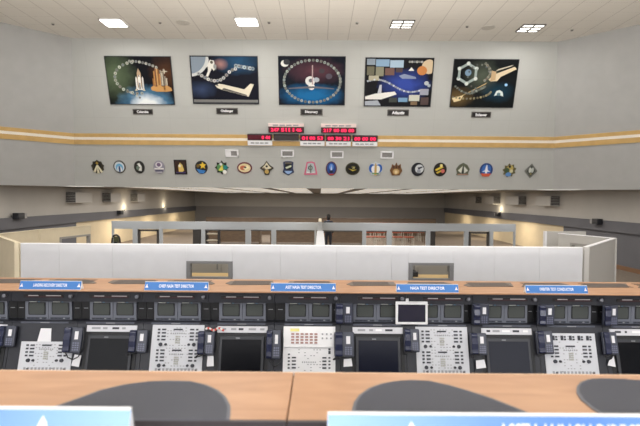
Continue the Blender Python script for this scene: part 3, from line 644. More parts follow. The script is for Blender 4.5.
m = MB(); m.box(x-.06,x+.06,Y-.06,Y+.02,.46,.56,BLACKISH); m.build('bracket', t)

# standing person behind the screen
def person():
    Y = 20.9; p = atY(328.5,214.3,Y); H = p.z; x = p.x; k = H/1.75
    t = thing('person', (x,Y,0), 'dark haired person in dark clothes seen from behind beyond the office screen', 'person')
    J = {'pel':(0,0,.95,.13),'wai':(0,0,1.1,.125),'che':(0,0,1.32,.15),'nec':(0,0,1.47,.06),'hd0':(0,-.01,1.55,.075),'hd1':(0,-.015,1.65,.088),'hd2':(0,-.01,1.72,.06)}
    ed = [('pel','wai'),('wai','che'),('che','nec'),('nec','hd0'),('hd0','hd1'),('hd1','hd2')]
    for s, q in ((-1,'l'),(1,'r')):
        J.update({q+'sh':(s*.17,0,1.4,.065),q+'el':(s*.23,.02,1.12,.045),q+'wr':(s*.2,-.1,.9,.032),q+'ha':(s*.19,-.14,.83,.03),q+'hi':(s*.09,0,.88,.095),q+'kn':(s*.1,-.02,.48,.06),q+'an':(s*.1,.02,.08,.045),q+'to':(s*.11,-.14,.035,.035)})
        ed += [('che',q+'sh'),(q+'sh',q+'el'),(q+'el',q+'wr'),(q+'wr',q+'ha'),('pel',q+'hi'),(q+'hi',q+'kn'),(q+'kn',q+'an'),(q+'an',q+'to')]
        for f in range(4):
            n = q+'f%d' % f; J[n] = (s*.19+(f-1.5)*.014,-.17,.755+.008*abs(f-1.5),.009); ed.append((q+'ha',n))
        J[q+'th'] = (s*.15,-.17,.82,.01); ed.append((q+'ha',q+'th'))
    ks = list(J); me = bpy.data.meshes.new('body')
    me.from_pydata([tuple(c*k for c in J[n][:3]) for n in ks],[(ks.index(a),ks.index(b)) for a, b in ed],[])
    o = bpy.data.objects.new('body', me); COL.objects.link(o); o.parent = t
    sk = o.modifiers.new('skin','SKIN'); sk.use_smooth_shade = True
    for i, n in enumerate(ks):
        if me.skin_vertices:
            me.skin_vertices[0].data[i].radius = (J[n][3]*k,J[n][3]*k)
            if n == 'pel': me.skin_vertices[0].data[i].use_root = True
    o.modifiers.new('sub','SUBSURF').levels = 1
    bpy.context.view_layer.update()
    m2 = bpy.data.meshes.new_from_object(o.evaluated_get(bpy.context.evaluated_depsgraph_get()))
    o.modifiers.clear(); o.data = m2
    m2.materials.clear()
    for mm in (M('skin_tone',(176,130,104),.6),M('clothes_dark',(36,38,48),.8),M('shoes_black',(20,20,20),.5)): m2.materials.append(mm)
    for pl in m2.polygons:
        z = pl.center.z/k; pl.material_index = 0 if (z > 1.47 or (z < .9 and abs(pl.center.x/k) > .15 and pl.center.y/k < -.06)) else (2 if z < .07 else 1)
    def part(name, mb, **kw):
        mb.v = [(a*k+x,b*k+Y,c*k) for a, b, c in mb.v]; return mb.build(name, t, **kw)
    hr = MB(); hm = M('hair_dark',(26,22,20),.8)
    hr.tube([(0,.03,1.5),(0,.035,1.58),(0,.03,1.66),(0,.015,1.73),(0,.0,1.755)],[.075,.092,.098,.085,.03],hm,14); part('hair', hr, smooth=True)
    cb = MB(); cb.tube([(0,0,1.43),(0,-.02,1.47)],[.1,.068],M('collar_blue',(140,160,190),.8),12); part('collar', cb)
    sh = MB(); sh.prism([(-.035,1.2),(.035,1.2),(.06,1.42),(-.06,1.42)],.155,.16,M('collar_blue',(140,160,190),.8),(V3((0,0,0)),V3((1,0,0)),V3((0,0,1)),V3((0,-1,0)))); part('shirt_front', sh)
    fc = MB()
    for s in (-1,1): fc.tube([(s*.032,-.098,1.63),(s*.032,-.104,1.63)],.01,BLACKISH,8)
    part('eyes', fc)
    fc = MB(); fc.tube([(0,-.09,1.63),(0,-.118,1.6),(0,-.1,1.59)],[.008,.014,.012],_m['skin_tone'],8); part('nose', fc)
    fc = MB(); fc.tube([(-.022,-.098,1.56),(.022,-.098,1.56)],.007,M('lip',(140,80,76),.6),6); part('mouth', fc)
    for s in (-1,1):
        fc = MB(); fc.tube([(s*.088,0,1.58),(s*.1,.005,1.61),(s*.09,.005,1.64)],[.012,.018,.014],_m['skin_tone'],8); part('ear', fc)
def safe_person():
    person(); o = [q for q in bpy.data.objects if q.name == 'person'][0]; o.rotation_euler = (0,0,PI)
safe_person()

# ------------------------------------------------------------------ cubicle partition
ZP = EYE-.815
YP = 8.5
def XP(px): return (px-320)*YP/F
t = thing('cubicle_partition', (0,YP,0), 'long white cubicle partition with two small windows behind the orange counter', 'partition')
def pan(x0, x1, z0, z1, mat=PART, nm='panel'):
    m = MB(); m.box(x0+.0008,x1-.0008,YP-.03,YP+.03,z0,z1,mat); return m.build(nm, t, bevel=.002)
zw1 = atY(320,261.8,YP).z; zw0 = zw1-.3
segs = [(21,60),(60,113),(113,187),(187,233,1),(233,281),(281,337),(337,392),(392,409),(409,454,1),(454,495),(495,540),(540,583)]
for sg in segs:
    a, b = XP(sg[0]), XP(sg[1])
    if len(sg) == 2: pan(a,b,.03,ZP)
    else:
        pan(a,b,zw1,ZP); pan(a,b,.03,zw0)
        m = MB(); w = .07; g = DARKM
        m.box(a,a+w,YP-.05,YP+.05,zw0,zw1,g); m.box(b-w,b,YP-.05,YP+.05,zw0,zw1,g); m.box(a+w,b-w,YP-.05,YP+.05,zw1-.04,zw1,g); m.box(a+w,b-w,YP-.05,YP+.05,zw0,zw0+.03,g)
        m.build('window_frame', t)
m = MB(); m.box(XP(21),XP(583),YP-.035,YP+.035,ZP,ZP+.012,WHITE); m.build('cap_rail', t)
m = MB(); m.box(XP(21),XP(583),YP-.035,YP+.035,0,.03,DARKM); m.build('base_rail', t)
# centre spine seen end-on (aisle divider)
def spine(a, b, y0, y1, mat, nm, top=ZP):
    m = MB(); m.box(a,b,y0,y1,.02,top,mat); m.build(nm, t)
ts = t
t = thing('aisle_divider', (.0,12.5,0), 'narrow pale divider running back along the aisle behind the white partition', 'partition')
spine(-.07,.09,8.545,12.4,PART,'near_panel'); spine(-.055,.065,12.4,17.2,M('divider_grey',(140,142,142),.8),'middle_panel'); spine(-.05,.06,17.2,19.9,PARTC,'far_panel')
m = MB(); m.box(-.075,.095,8.545,19.9,0,.02,DARKM); m.build('base_rail', t)
# splayed ends
def wing(name, pts, mat, lb, gaps=None):
    t = thing(name, (pts[0][0],pts[0][1],0), lb, 'partition')
    for i in range(len(pts)-1):
        a = V3((pts[i][0],pts[i][1],0)); b = V3((pts[i+1][0],pts[i+1][1],0)); d = (b-a).normalized(); n = V3((-d.y,d.x,0)); L = (b-a).length
        fr = (a,d,V3((0,0,1)),n); m = MB()
        if gaps and gaps.get(i):
            g0, g1, gz = gaps[i]; g0 *= L; g1 *= L
            m.prism([(.01,.02),(g0,.02),(g0,gz),(g1,gz),(g1,.02),(L-.01,.02),(L-.01,ZP),(.01,ZP)],-.03,.03,mat,fr); m.build('panel', t)
            m = MB(); m.prism([(g0,.02),(g0+.06,.02),(g0+.06,gz-.05),(g1-.06,gz-.05),(g1-.06,.02),(g1,.02),(g1,gz),(g0,gz)],-.045,.045,M('opening_grey',(150,148,144),.6),fr); m.build('opening_frame', t)
        else:
            m.fbox(.01,L-.01,.02,ZP,-.03,.03,mat,fr); m.build('panel', t)
        m = MB(); m.fbox(.0,L,ZP,ZP+.015,-.04,.04,PARTC if mat is PARTC else WHITE,fr); m.build('cap_rail', t)
        m = MB(); m.box(a.x-.04,a.x+.04,a.y-.04,a.y+.04,0,ZP+.01,mat); m.build('post', t)
wl0 = (XP(21)-.09,8.55); 
wing('angled_partition',[wl0,(-6.75,10.35),(-6.7,11.9),(-6.33,13.75)],PARTC,'cream partition bending back from the white partition at the cream end',{2:(.35,.98,ZP-.22)})
wing('angled_partition',[(XP(583)+.09,8.55),(6.25,10.6),(5.75,12.0)],M('partition_shade_grey',(186,184,180),.85),'shaded grey partition bending back from the white partition beside the tall dark wall',{1:(.25,.75,ZP-.18)})  # partition shade put into the colour, greyer than the white run
t = thing('back_partition', (6.0,12.6,0), 'shaded pale partition behind the grey angled one with a white edge post', 'partition')
m = MB(); m.box(5.72,6.7,12.57,12.63,0,ZP+.02,M('partition_shade_grey',(186,184,180),.85)); m.build('panel', t)  # same shade put into this panel's colour
m = MB(); m.box(5.66,5.71,12.55,12.65,0,ZP+.02,WHITE); m.build('edge_post', t)
# desks inside the cubicle seen through the two windows
for px, lb in ((210,'yellow wooden desk seen through the first partition window'),(431,'yellow wooden desk seen through the partition window beside the tablet')):
    Y = 9.85; x = (px-320)*Y/F
    t = thing('cubicle_desk', (x,Y,0), lb, 'desk', 'desks inside the cubicle'); YW = wood_mat('oak_desk%d' % px,(176,148,96),(196,168,116))
    m = MB(); m.box(x-.8,x+.8,Y-.2,Y+.28,.72,.76,YW); m.build('desktop', t)
    for s in (-1,1):
        m = MB(); m.box(x+s*.76-.02,x+s*.76+.02,Y-.18,Y+.26,0,.72,YW); m.build('side_panel', t)
    m = MB(); m.box(x-.74,x+.74,Y+.2,Y+.22,.2,.72,YW); m.build('back_panel', t)
for px, lb in ((205,'low grey cabinet behind the desk in the first partition window'),(436,'low grey cabinet behind the desk in the tablet side partition window')):
    Y = 10.7; x = (px-320)*Y/F; t = thing('storage_cabinet', (x,Y,0), lb, 'cabinet', 'cabinets inside the cubicle'); g = M('cabinet_grey',(150,147,140),.6)
    m = MB(); m.box(x-1.1,x+1.1,Y,Y+.4,0,1.12,g); m.build('body', t, bevel=.005)
    for q in range(3):
        m = MB(); m.box(x-1.08+q*.725,x-.38+q*.725,Y-.018,Y-.001,.06,1.08,g); d = m.build('door', t); m = MB(); m.box(x-.47+q*.725,x-.44+q*.725,Y-.03,Y-.018,.75,.87,DARKM); m.build('handle', d)
x = (431-320)*10.1/F
t = thing('printer', (x-.45,9.95,.76), 'dark printer on the desk seen through the partition window beside the tablet', 'printer')
m = MB(); m.box(x-.62,x-.3,9.8,10.08,.76,.86,BLACKISH); m.build('body', t, bevel=.015)
m = MB(); m.box(x-.58,x-.34,9.86,10.02,.86,.875,NAVYD); m.build('paper_tray', t)

# ------------------------------------------------------------------ rear console row
SC = 5.05/F
def cx2x(px): return (px-320)*SC
ZTOP = EYE-.977
PC = atY(320,292.0,4.886); ZTOP = PC.z
YCB = 5.62
t = thing('console_countertop', (0,4.886,ZTOP), 'long orange wood countertop over the far row of consoles', 'countertop')
m = MB(); m.box(cx2x(-55),cx2x(732),4.886,YCB,ZTOP-.016,ZTOP,COUNTER); m.build('worktop', t, bevel=.006)
m = MB(); m.box(cx2x(-55),cx2x(732),4.884,4.8865,ZTOP-.018,ZTOP-.012,M('edge_dark',(60,46,40),.5)); m.build('edge_band', t)
vc = [12,71.5,133,190,250.5,311.5,371.5,430,488.5,546.5,604,663]
for i, c in enumerate(vc):
    yy = 283.6+(c-320)*.0075
    sh = [(-25,2.0),(-22,-2.3),(14,-2.4),(22,-.5),(25,1.6),(22,2.4)] if i % 2 else [(-25,.6),(-20,-2.0),(-12,-2.4),(22,-2.3),(25,2.2),(-20,2.4)]
    pts = []
    for dx, dy in sh:
        p = atZ(c+dx, yy+dy*.85, ZTOP); pts.append((p.x,p.y))
    m = MB(); m.prism(pts,-.002,.004,VENTB,(V3((0,0,ZTOP)),V3((1,0,0)),V3((0,1,0)),V3((0,0,1))))
    ys = [p[1] for p in pts]; xs_ = [p[0] for p in pts]
    for k in range(5):
        y = min(ys)+.03+(max(ys)-min(ys)-.06)*k/4; m.box(min(xs_)+.07,max(xs_)-.07,y-.006,y+.006,ZTOP+.004,ZTOP+.006,M('vent_line',(66,56,50),.6))
    o = m.build('vent_grille', t); o['label'] = 'dark brown vent'

# profile heights
def zc(py, Y): return atY(320,py,Y).z
zm1 = zc(302.3,5.05); zm0 = zc(322.2,5.05)          # monitors
zs = zc(323.0,4.99)                                   # shelf under them
L1 = V3((0,4.985,zc(325.5,4.985))); L0 = V3((0,4.85,zc(376,4.85)))
VL = (L1-L0).normalized(); NL = V3((0,-VL.z,VL.y)); NL = NL if NL.y < 0 else -NL
def luv(px, py):
    p = hitp(px,py,L0,NL); return p.x, (p-L0).dot(VL)
LLEN = (L1-L0).length
def LF(px, py):
    x, v = luv(px,py); O = V3((x,0,0))+L0+VL*v; O.x = x
    return (O,V3((1,0,0)),VL,NL)
CXS = [-17.5,47.5,112.5,177.3,242.7,309.3,377.5,442,506,570,634,699.5]
UX = [(-17.7+65.2*i) for i in range(12)]
kinds = ['disp','recess','disp','keys','disp','keysw','disp','keys','disp','keyst','disp','keys']
ULAB = ['console unit cut off before the console with the paper sheet',
 'console unit with a paper sheet over a short key panel','console unit with a dark display, next after the paper sheet console',
 'console unit with a full white key panel below the chief director sign','console unit with a dark display beside the red and white cord',
 'console unit with a white panel of red keys and a yellow label','console unit with a bluish display beside the white tablet',
 'console unit with a key panel behind the white tablet','console unit with a bluish display after the tablet console',
 'console unit with a key panel topped by five dark switches','console unit with a dark display under the last two telephones','console unit past the last two telephones at the end of the row']
def add_keys(par, fr, cells, mat=KEYD, nm='key', th=.008):
    for u, v, w, h in cells:
        m = MB(); m.fbox(u-w/2,u+w/2,v-h/2,v+h/2,.012,.012+th,mat,fr); m.build(nm, par)
def knobs(par, fr, cells, mat=KEYD):
    O, U, V, N = fr
    for u, v, r in cells:
        c = O+U*u+V*v; m = MB(); m.tube([c+N*.012,c+N*.03],[r,r*.85],mat,12); m.build('knob', par)
for i, (kind, cm, cu) in enumerate(zip(kinds, CXS, UX)):
    x = cx2x(cu); xm = cx2x(cm); hw = 65.2*SC/2-.002
    t = thing('console_unit', (x,5.3,0), ULAB[i], 'console', 'console units in the far row')
    prof = [(5.58,0),(5.58,ZTOP-.0165),(4.97,ZTOP-.0165),(4.97,zm1+.005),(5.09,zm1),(5.09,zs),(L1.y,zs),(L1.y,L1.z),(L0.y,L0.z),(4.5,L0.z-.03),(4.5,L0.z-.07),(4.95,L0.z-.1),(4.98,0)]
    m = MB(); m.prism(prof,-hw,hw,NAVY,(V3((x,0,0)),V3((0,1,0)),V3((0,0,1)),V3((1,0,0)))); m.build('cabinet', t)
    # fascia strip with indicator captions
    m = MB(); m.box(xm-.2,xm+.2,4.962,4.969,zc(299.6,4.97),zc(296.2,4.97),M('fascia_black',(20,16,18),.5))
    m.box(xm-.17,xm+.19,4.9605,4.962,zc(299.3,4.97),zc(297.8,4.97),M('fascia_red',(50,17,26),.5)); m.build('fascia_strip', t)
    for s, w in ((-.1,.1),(.1,.15)):
        m = MB(); m.box(xm+s-w/2,xm+s+w/2,4.959,4.9605,zc(297.9,4.97),zc(297,4.97),C((176,170,172))); o = m.build('caption_label', t); o['label'] = 'pale caption label'
    # side compartments and headset hooks
    for s in (-1,1):
        a = xm+s*.24; b = x+s*hw; a, b = min(a,b), max(a,b)
        if b-a > .03 and (s*(x+s*hw) > s*(xm+s*.24)):
            m = MB(); m.box(a,b,5.07,5.088,zs+.005,zm1-.004,NAVYD); m.box(a+(b-a)*.25,a+(b-a)*.75,5.066,5.07,zm0+.12,zm0+.126,SEAMG); m.build('side_panel', t)
    hx = x+hw-.045; hz = zc(297.5,4.97); m = MB(); m.tube([(hx,4.97,hz),(hx,4.93,hz),(hx,4.92,hz-.012)],[.012,.02,.012],C((120,122,130),.4),10); m.build('headset_hook', t)
    # twin monitors
    for s in (-1,1):
        a = xm+(s-1)*.119; b = a+.238; m = MB()
        m.box(a+.001,b-.001,5.05,5.085,zm0,zm1,SLATE); mo = m.build('monitor', t, bevel=.004)
        m = MB(); ca = (a+b)/2+.004; m.prism([(ca-.082,zm0+.055),(ca+.082,zm0+.055),(ca+.088,zm0+.06),(ca+.09,zm0+.12),(ca+.088,zm0+.178),(ca+.082,zm0+.183),(ca-.082,zm0+.183),(ca-.088,zm0+.178),(ca-.09,zm0+.12),(ca-.088,zm0+.06)],.0,.003,BLACKISH,(V3((0,5.05,0)),V3((1,0,0)),V3((0,0,1)),V3((0,-1,0)))); m.build('screen_surround', mo)
        m = MB(); m.prism([(ca-.074,zm0+.063),(ca+.074,zm0+.063),(ca+.081,zm0+.12),(ca+.074,zm0+.176),(ca-.074,zm0+.176),(ca-.081,zm0+.12)],.003,.007,GLASS,(V3((0,5.05,0)),V3((1,0,0)),V3((0,0,1)),V3((0,-1,0)))); m.build('screen', mo)
        m = MB(); m.box(ca-.075,ca-.005,5.047,5.0505,zm0+.184,zm0+.193,C((206,210,206))); m.box(ca+.01,ca+.03,5.047,5.0505,zm0+.184,zm0+.191,C((110,150,176))); m.build('name_strip', mo)
        m = MB(); m.box(a+.02,b-.02,5.046,5.0505,zm0+.012,zm0+.03,M('monitor_dark',(62,66,78),.5))
        for q in range(5): m.box(a+.03+q*.04,a+.05+q*.04,5.044,5.046,zm0+.016,zm0+.026,SEAMG if q == 3 else KEYD)
        m.build('control_strip', mo)
    m = MB(); m.box(xm-.24,xm+.24,4.975,4.987,zs-.02,zs-.004,C((84,88,100))); m.box(xm-.04,xm+.05,4.973,4.975,zs-.016,zs-.009,SEAMG); m.build('shelf_edge', t)
    # lower fitting
    dpx = cm-320
    tilt_y = dpx*.0075
    def Lf(py):
        return LF(cm, py+tilt_y)
    if kind == 'disp':
        fr = Lf(330); O = fr[0]
        m = MB(); m.fbox(-.25,.25,-.032,.03,0,.014,M('strip_white',(206,206,212),.5),fr)
        rr = random.Random(i)
        uu = -.2
        while uu < .18:
            w = rr.uniform(.02,.09); m.fbox(uu,min(uu+w,.22),-.008,.012,.014,.0155,rr.choice([SEAMG,KEYD,WHITE]),fr); uu += w+rr.uniform(.02,.06)
        o = m.build('label_strip', t); o['label'] = 'white label strip'
        top = luv(cm,336.5+tilt_y)[1]-luv(cm,330+tilt_y)[1]; bot = -luv(cm,330+tilt_y)[1]+.0
        m = MB(); m.fbox(-.262,.262,bot,-.036,0,.006,NAVYD,fr); m.build('display_recess', t)
        m = MB(); m.fbox(-.225,.225,bot+.005,top,.006,.03,M('display_bezel',(34,36,43),.45),fr)
        o = m.build('display', t, bevel=.008)
        gl = GLASSB if i in (6,8) else GLASSD
        m = MB(); m.fbox(-.195,.195,bot+.02,top-.035,.0305,.033,gl,fr); m.build('screen', o)
        m = MB(); m.fbox(-.06,-.02,top-.025,top-.018,.0305,.032,SEAMG,fr); m.build('badge', o)
    else:
        ptop = {'recess':343.6,'keys':326,'keysw':326.5,'keyst':331.5}[kind]
        fr = Lf(348.5); v1 = luv(cm,ptop+tilt_y)[1]-luv(cm,348.5+tilt_y)[1]; v0 = -luv(cm,348.5+tilt_y)[1]+.002
        hwk = .258
        kp = None; m = MB(); pm = CREAMP if kind != 'keysw' else M('panel_bright',(226,226,228),.5)
        m.fbox(-hwk,hwk,v0,v1,0,.012,pm,fr)
        # printed marks on the plate
        for vv in [v1-.03-.028*j for j in range(int((v1-v0-.05)/.028))]:
            for uu in [-.1+.03*q for q in range(8)]:
                if random.random() < .45: m.fbox(uu-.009,uu+.006,vv-.004,vv+.004,.012,.0126,SEAMG,fr)
        kp = m.build('key_panel', t, bevel=.003)
        def block(vc_, big=True):
            rows_ = [vc_+.075-.033*j for j in range(4)]
            add_keys(kp, fr, [(-.19,r,.022,.016) for r in rows_]+[(-.14,r,.04,.015) for r in rows_]+[(.19,r,.022,.016) for r in rows_[:]]+[(.14,r,.04,.015) for r in rows_])
            knobs(kp, fr, [(-.165,vc_-.07,.019),(-.115,vc_-.07,.013),(.165,vc_-.07,.019),(.115,vc_-.07,.013)])
            m = MB(); m.fbox(-.045,.045,vc_+.068,vc_+.082,.012,.02,KEYD,fr); m.build('display_window', kp)
            m = MB()
            for a in range(3):
                for b in range(4): m.fbox(-.022+a*.016,-.01+a*.016,vc_-.06+b*.02,vc_-.046+b*.02,.012,.018,C((176,176,170)),fr)
            m.build('keypad', kp)
            m = MB()
            for a in range(7): m.fbox(-.07+a*.021,-.06+a*.021,vc_+.03,vc_+.044,.012,.0165,SEAMG,fr)
            m.build('indicator_row', kp)
        def foot():
            add_keys(kp, fr, [(-.22+.06*q,v0+.025+.02*(q % 2),.02,.012) for q in (0,1,7)])
            m = MB()
            for q in range(12): m.fbox(-.2+q*.036,-.18+q*.036,v0+.035,v0+.06,.012,.016,SEAMG,fr)
            m.build('switch_row', kp)
        if kind == 'keys':
            block(v1-.12); block(v1-.32); foot()
        elif kind == 'recess':
            block(v1-.11); foot()
        elif kind == 'keyst':
            for q in range(5):
                u = -.16+q*.085; add_keys(kp, fr, [(u,v1-.045,.024,.045),(u+.03,v1-.035,.018,.016),(u+.03,v1-.06,.018,.016)]); 
            block(v1-.2); foot()
        else:
            m = MB(); m.fbox(-hwk+.0,hwk-.02,v1-.2,v1-.004,.0125,.03,WHITE,fr); up = m.build('overlay_panel', t); up['label'] = 'white overlay panel with red keys'
            O2 = fr[0]+NL*.018; fr2 = (O2,)+fr[1:]
            m = MB(); m.fbox(-.19,-.1,v1-.05,v1-.022,.0125,.0145,M('yellow_label',(232,224,140),.6),fr2); o = m.build('yellow_label', up); o['label'] = 'yellow label'
            add_keys(up, fr2, [(-.165+.046*q,v1-.075-.028*r,.03,.018) for q in range(6) for r in range(4)], M('key_red_brown',(168,132,126),.5))
            add_keys(up, fr2, [(.13+.042*q,v1-.075-.04*r,.016,.016) for q in range(3) for r in range(2)], SEAMG)
            add_keys(kp, fr, [(.2,v1-.22,.022,.02),(.2,v1-.25,.022,.03)])
            vb = v0+.1
            add_keys(kp, fr, [(-.2,vb+.1-.032*j,.02,.015) for j in range(5)]+[(-.15,vb+.07-.032*j,.04,.014) for j in range(4)]+[(.15,vb+.07-.032*j,.04,.014) for j in range(4)]+[(.2,vb+.07-.032*j,.02,.014) for j in range(4)])
            m = MB()
            for a in range(7): m.fbox(-.07+a*.021,-.06+a*.021,vb+.02,vb+.034,.012,.0165,SEAMG,fr)
            m.build('indicator_row', kp)

# paper sheet on the first console
fr = LF(45,334.5); m = MB(); m.prism([(-.065,-.075),(.072,-.075),(.06,.06),(-.045,.06)],.004,.008,PAPER,fr)
tag(m.recenter('paper_sheet', fr[0]), 'white paper sheet leaning above the short key panel', 'paper')

# ------------------------------------------------------------------ telephones
def phone(x0, x1, y0, y1, lb, upper, card=(0.55,.78), cord=0):
    cx, cy = (x0+x1)/2, (y0+y1)/2
    if upper:
        Y = 4.985; p = atY(cx,y1,Y); O = V3((p.x,Y,0)); O.z = zs+.001; fr = (O,V3((1,0,0)),V3((0,0,1)),V3((0,-1,0)))
        h = atY(cx,y0,Y).z-O.z; a0 = -.08
    else:
        fr = LF(cx,y1); O = fr[0]; a0 = .0305
        O = O+NL*a0; fr = (O,)+fr[1:]; a0 = 0
        h = luv(cx,y0)[1]-luv(cx,y1)[1]
    s = O.y/F; w = (x1-x0)*s
    t = thing('telephone', O, lb, 'telephone', 'dark blue console telephones')
    if not upper: # bracket to the console face
        m = MB(); m.fbox(-w*.3,w*.3,h*.2,h*.8,-.0305,0,NAVYD,fr); m.build('mount', t)
    m = MB(); m.prism([(-w*.5,.0),(w*.5,.0),(w*.5,h),(-w*.5,h)],0,.035,PHONE,fr); m.build('body', t, bevel=.012)
    # handset: arched bar
    X0 = O-fr[1]*(w*.27)
    hp = [(h*.03,.035),(h*.03,.058),(h*.1,.068),(h*.25,.062),(h*.5,.072),(h*.75,.062),(h*.9,.068),(h*.98,.058),(h*.98,.035),(h*.76,.037),(h*.72,.048),(h*.28,.048),(h*.24,.037)]
    m = MB(); m.prism(hp,-w*.19,w*.19,PHONED,(X0,fr[2],fr[3],fr[1])); m.build('handset', t, bevel=.01, seg=3)
    m = MB(); m.fbox(w*.1,w*.3,h*.52,h*.83,.036,.038,PAPER,fr); o = m.build('index_card', t); o['label'] = 'white index card'
    m = MB(); k = M('phone_key',(112,116,140),.5)
    for a in range(3):
        for b in range(4): m.fbox(w*.04+a*w*.13,w*.12+a*w*.13,h*.1+b*h*.085,h*.15+b*h*.085,.036,.04,k,fr)
    m.build('keypad', t)
    n = 26; pts = []; loop = [(.62,.95),(.66,.6),(.64,.2),(.5,-.12),(.2,-.24),(-.1,-.16),(-.27,.03)]
    drop = -.25 if cord else -.12; side_ = cord or -.35
    for q in range(n):
        tt = q/(n-1); u = -w*.27+side_*w*math.sin(PI*tt)*1.2+tt*w*.3; v = h*.06+drop*h*math.sin(PI*tt)*1.3
        if upper: v = max(v,.012)
        if cord:
            a = tt*6*.9999; j = int(a); a -= j; u = w*(loop[j][0]*(1-a)+loop[j+1][0]*a); v = h*(loop[j][1]*(1-a)+loop[j+1][1]*a)
        pts.append(fr[0]+fr[1]*u+fr[2]*v+fr[3]*(.05+.004*math.sin(q*2.2)))
    m = MB(); m.tube(pts,.006,BLACKISH,6); m.build('cord', t, smooth=True)
    return t
phone(0,17,326,347,'dark telephone before the paper sheet console',False)
phone(65,83,327,353,'dark telephone beside the paper sheet console with a card hanging below',False,cord=.8)
phone(130,148,330,353,'dark telephone between the dark display and the first full key panel',False)
phone(198,215,331,355,'dark telephone half under the red and white cord',False)
phone(266,281,330,359,'dark telephone whose cord loops onto the panel of red keys',False,cord=.9)
phone(335,353,302.6,326.5,'dark upper telephone beside the panel of red keys',True)
phone(334,354,332,357,'dark lower telephone beside the panel of red keys above a note card',False)
phone(403,419,329,352,'dark telephone below the white tablet',False)
phone(471,488,303,327.5,'dark upper telephone beside the console after the tablet',True)
phone(469,486,333,355,'dark lower telephone with a slanted card beside the bluish display',False)
phone(536,553,304,328.5,'dark upper telephone beside the console with five dark switches',True)
phone(535,552,331,354,'dark lower telephone overlapping the key panel with five dark switches',False)
phone(601,616,304.5,329,'dark upper telephone at the last console',True)
phone(601,616,332,355,'dark lower telephone at the last console above a torn note',False)

for px, py, w, h, rot, lb in ((78,360.5,8,11,-.15,'white note card hanging under the phone beside the paper sheet console'),(211,361,7,10,.05,'white note card under the phone by the red and white cord'),
        (347.5,362.5,9,7.5,.08,'white note card under the lower phone beside the panel of red keys'),(479.5,364,10,8,.12,'white note card under the phone with the slanted card'),(610,361,8,10,-.2,'torn white note under the lower phone at the last console')):
    fr = LF(px,py); s = fr[0].y/F*1.0; c, sn = math.cos(rot), math.sin(rot)
    pts = [(x*c-y*sn,x*sn+y*c) for x, y in ((-w*s/2,-h*s/2),(w*s/2,-h*s/2),(w*s*.45,h*s/2),(-w*s*.4,h*s/2))]
    if 'torn' in lb: pts = pts[:2]+[(w*s*.3,h*s/2),(w*s*.05,h*s*.2),(-w*s*.3,h*s*.1)]
    m = MB(); m.prism(pts,.032,.036,PAPER,fr); m.fbox(-.01,.01,-.01,.01,0,.032,NAVYD,fr)
    tag(m.recenter('note_card', fr[0]), lb, 'card', 'note cards under the telephones')

# red and white striped cord
fr = LF(216,329.5); pts = []
t = thing('striped_cord', fr[0], 'twisted red and white cord lying across the phone top', 'cord')
for q in range(10):
    m = MB(); a = -.085+q*.018
    m.tube([fr[0]+fr[1]*a+VL*(.012*math.sin(q*1.1))+NL*(.085),fr[0]+fr[1]*(a+.019)+VL*(.012*math.sin((q+1)*1.1))+NL*(.085)],.011,M('cord_red',(196,70,62),.6) if q % 2 else M('cord_white',(232,222,218),.6),8)
    m.build('red_bead' if q % 2 else 'white_bead', t)
m = MB(); m.fbox(-.06,-.045,-.02,.0,.0,.08,NAVYD,fr); m.build('clip', t)

# white tablet on the shelf
Y = 4.955; p0 = atY(395.5,324,Y); p1 = atY(428,301.5,Y)
t = thing('tablet', ((p0.x+p1.x)/2,Y,zs), 'white framed flat tablet with a dark screen standing before the monitors', 'tablet')
zb = zs+.001; hgt = p1.z-p0.z; fr = (V3(((p0.x+p1.x)/2,Y,zb)),V3((1,0,0)),V3((0,.05,1)).normalized(),V3((0,-1,.05)).normalized()); w = (p1.x-p0.x)/2
m = MB(); m.fbox(-w,w,0,hgt,-.012,.006,WHITE,fr); m.build('frame', t, bevel=.006)
m = MB(); m.fbox(-w+.024,w-.024,.026,hgt-.03,.0062,.008,M('tablet_screen',(40,38,54),.25),fr); m.build('screen', t)
m = MB(); m.fbox(-.06,-.03,hgt-.005,hgt+.03,-.01,.004,WHITE,fr); m.build('camera_clip', t, bevel=.004)
m = MB(); m.fbox(-.06,.06,0,.05,-.03,-.012,WHITE,fr); m.build('stand', t)

# ------------------------------------------------------------------ tent signs
def emblem(par, fr, u, v, r, off):
    O = fr[0]+fr[1]*u+fr[2]*v; f2 = (O,)+fr[1:]
    m = MB()
    m.prism([(-r*.9,-r),(-r*.35,.1*r),(-r*.12,.85*r),(0,r*1.05),(.16*r,.8*r),(.36*r,.05*r),(.9*r,-r)],off,off+.001,WHITE,f2)
    m.prism([(.0,-r*.95),(.0,.5*r),(.1*r,.78*r),(.22*r,.5*r),(.24*r,-r*.95)],off+.001,off+.0016,M('emblem_orange',(238,196,160),.6),f2)
    m.prism([(-r*.34,-r*.9),(-r*.22,.1*r),(-r*.12,.6*r),(-r*.06,.1*r),(-r*.04,-r*.9)],off+.001,off+.0016,M('emblem_grey',(214,218,226),.6),f2)
    o = m.build('emblem', par); o['label'] = 'white launch emblem'
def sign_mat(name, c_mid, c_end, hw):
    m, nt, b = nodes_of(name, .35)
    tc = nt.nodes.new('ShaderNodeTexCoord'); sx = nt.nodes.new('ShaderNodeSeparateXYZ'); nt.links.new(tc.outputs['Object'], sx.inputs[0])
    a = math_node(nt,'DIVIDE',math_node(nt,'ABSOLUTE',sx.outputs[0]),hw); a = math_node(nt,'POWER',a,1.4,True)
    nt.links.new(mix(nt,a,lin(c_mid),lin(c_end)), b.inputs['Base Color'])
    return m
